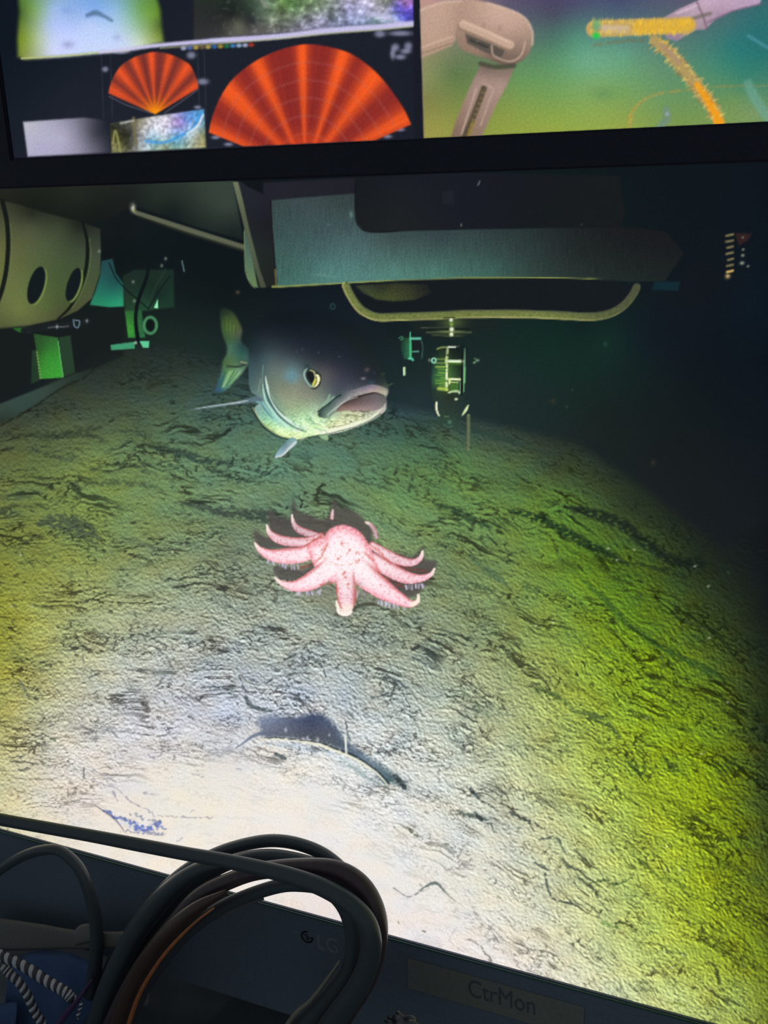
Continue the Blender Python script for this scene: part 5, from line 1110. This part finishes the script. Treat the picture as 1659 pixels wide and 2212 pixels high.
def ribbon(name, top, bot, m, y, thick, label, cat, wav=0.0):
    "closed band between two pixel outlines, with thickness"
    t = crom(np.array(top, float), 6); b = crom(np.array(bot, float), 6); n = min(len(t), len(b)); bm = bmesh.new(); rows = []
    K = 8
    for i in range(n):
        ring = []
        for s, sgn in [(k/K, -1) for k in range(K+1)]+[(1-k/K, 1) for k in range(K+1)]:
            px, py = t[i][0]*(1-s)+b[i][0]*s, t[i][1]*(1-s)+b[i][1]*s
            yy = y+sgn*thick/2*math.sqrt(max(0, 1-(2*s-1)**2))*1.0+wav*math.sin(i*.7)
            ring.append(bm.verts.new(at(px, py, yy)))
        rows.append(ring)
    L = len(rows[0])
    for a, c in zip(rows[:-1], rows[1:]):
        for k in range(L): bm.faces.new((a[k], a[(k+1) % L], c[(k+1) % L], c[k]))
    bm.faces.new(rows[0][::-1]); bm.faces.new(rows[-1])
    bmesh.ops.remove_doubles(bm, verts=bm.verts, dist=1e-5)
    bmesh.ops.recalc_face_normals(bm, faces=bm.faces)
    o = finish(bm, name, m, origin=at(top[0][0], top[0][1], y))
    return tag(o, label, cat) if label else o
strap = ribbon('strap', [(-40,1978),(20,1986),(90,1996),(150,2007),(205,2012),(300,2010),(380,1997),(450,1972),(520,1945),(567,1930)],
               [(-40,2052),(20,2054),(90,2052),(150,2050),(205,2050),(300,2042),(380,2020),(450,1994),(520,1962),(571,1944)], M_STRAP, -.024, .004, 'grey woven strap lying across the lower monitor frame behind the cables', 'strap')
loop = ribbon('keeper_loop', [(158,2014),(172,1999),(192,1995),(200,2003)], [(162,2044),(176,2040),(192,2036),(202,2032)], M_STRAP, -.029, .004, None, None)
mw = loop.matrix_world.copy(); loop.parent = strap; loop.location = loop.location-strap.location
cloth = ribbon('cloth', [(20,2076),(60,2058),(110,2052),(160,2062),(210,2085),(240,2110)], [(0,2260),(50,2262),(110,2266),(160,2262),(210,2260),(240,2250)], M_DENIM, -.020, .010, 'blue cloth bunched under the grey strap at lower left', 'cloth', .0012)
cloth2 = ribbon('cloth', [(-40,2176),(0,2168),(34,2164),(38,2172)], [(-40,2260),(0,2260),(24,2256),(30,2240)], M_DENIM, -.034, .010, 'small corner of paler blue cloth under the braided cords', 'cloth')
card = ribbon('plastic_tag', [(270,2062),(300,2062),(330,2070),(333,2080)], [(262,2178),(285,2177),(312,2176),(320,2170)], M_CARD, -.028, .003, 'cloudy grey plastic tag hanging behind the brown cable', 'tag')
def rope(name, path, width, y, turns, label):
    "two strands laid round each other"
    pts = [at(p[0], p[1], y) for p in path]; P = crom(np.array([list(p) for p in pts]), 40); s = px_size(y)*width/2
    root = tag(empty(name, pts[0]), label, 'cord', 'braided cords at the lower left corner')
    T = np.gradient(P, axis=0); T /= np.linalg.norm(T, axis=1)[:, None]; up_ = np.array([0, 1.0, 0]); N = np.cross(T, up_); N /= np.linalg.norm(N, axis=1)[:, None]; B = np.cross(T, N)
    for k, (m, nm, lab) in enumerate(((M_BRAID_L, 'strand', 'pale strand'), (M_BRAID_D, 'strand', 'black strand'))):
        ph = np.linspace(0, turns*2*math.pi, len(P))+k*math.pi
        Q = P+(N*np.cos(ph)[:, None]+B*np.sin(ph)[:, None])*s*.5
        bm, _ = tube(Q[::1], [s*.55]*len(Q), 8, True, 2)
        o = finish(bm, nm, m); o.location = (0, 0, 0); o.parent = root; o.matrix_parent_inverse = Matrix.Translation(-Vector(pts[0])); o['label'] = lab
    return root
rope('braided_cord', [(-30,2046),(0,2063),(50,2086),(100,2118),(140,2142),(156,2158)], 23, -.062, 15, 'upper of the two black and white braided cords')
rope('braided_cord', [(8,2088),(20,2102),(42,2124),(60,2152),(74,2184),(90,2210),(100,2240)], 20, -.060, 13, 'lower black and white braided cord curving down out of view')
rope('braided_cord', [(176,2166),(172,2182),(166,2200)], 8, -.075, 3, 'tiny end of braided cord poking out beside the cable bundle')
# crumpled plastic at the bottom
bm = bmesh.new(); bmesh.ops.create_icosphere(bm, subdivisions=4, radius=1.0)
c0 = at(874, 2224, -.045); s = px_size(-.045)
for v in bm.verts:
    n = v.co.normalized(); k = 1+.16*math.sin(n.x*7+n.z*5)+.12*math.sin(n.z*13+n.y*9)
    v.co = Vector((n.x*k*34*s, n.y*k*16*s, n.z*k*30*s))
pl = finish(bm, 'plastic_wrap', M_PLASTIC, smooth=True); pl.location = c0
tag(pl, 'crumpled dark plastic peeking up at the bottom edge of the picture', 'plastic')
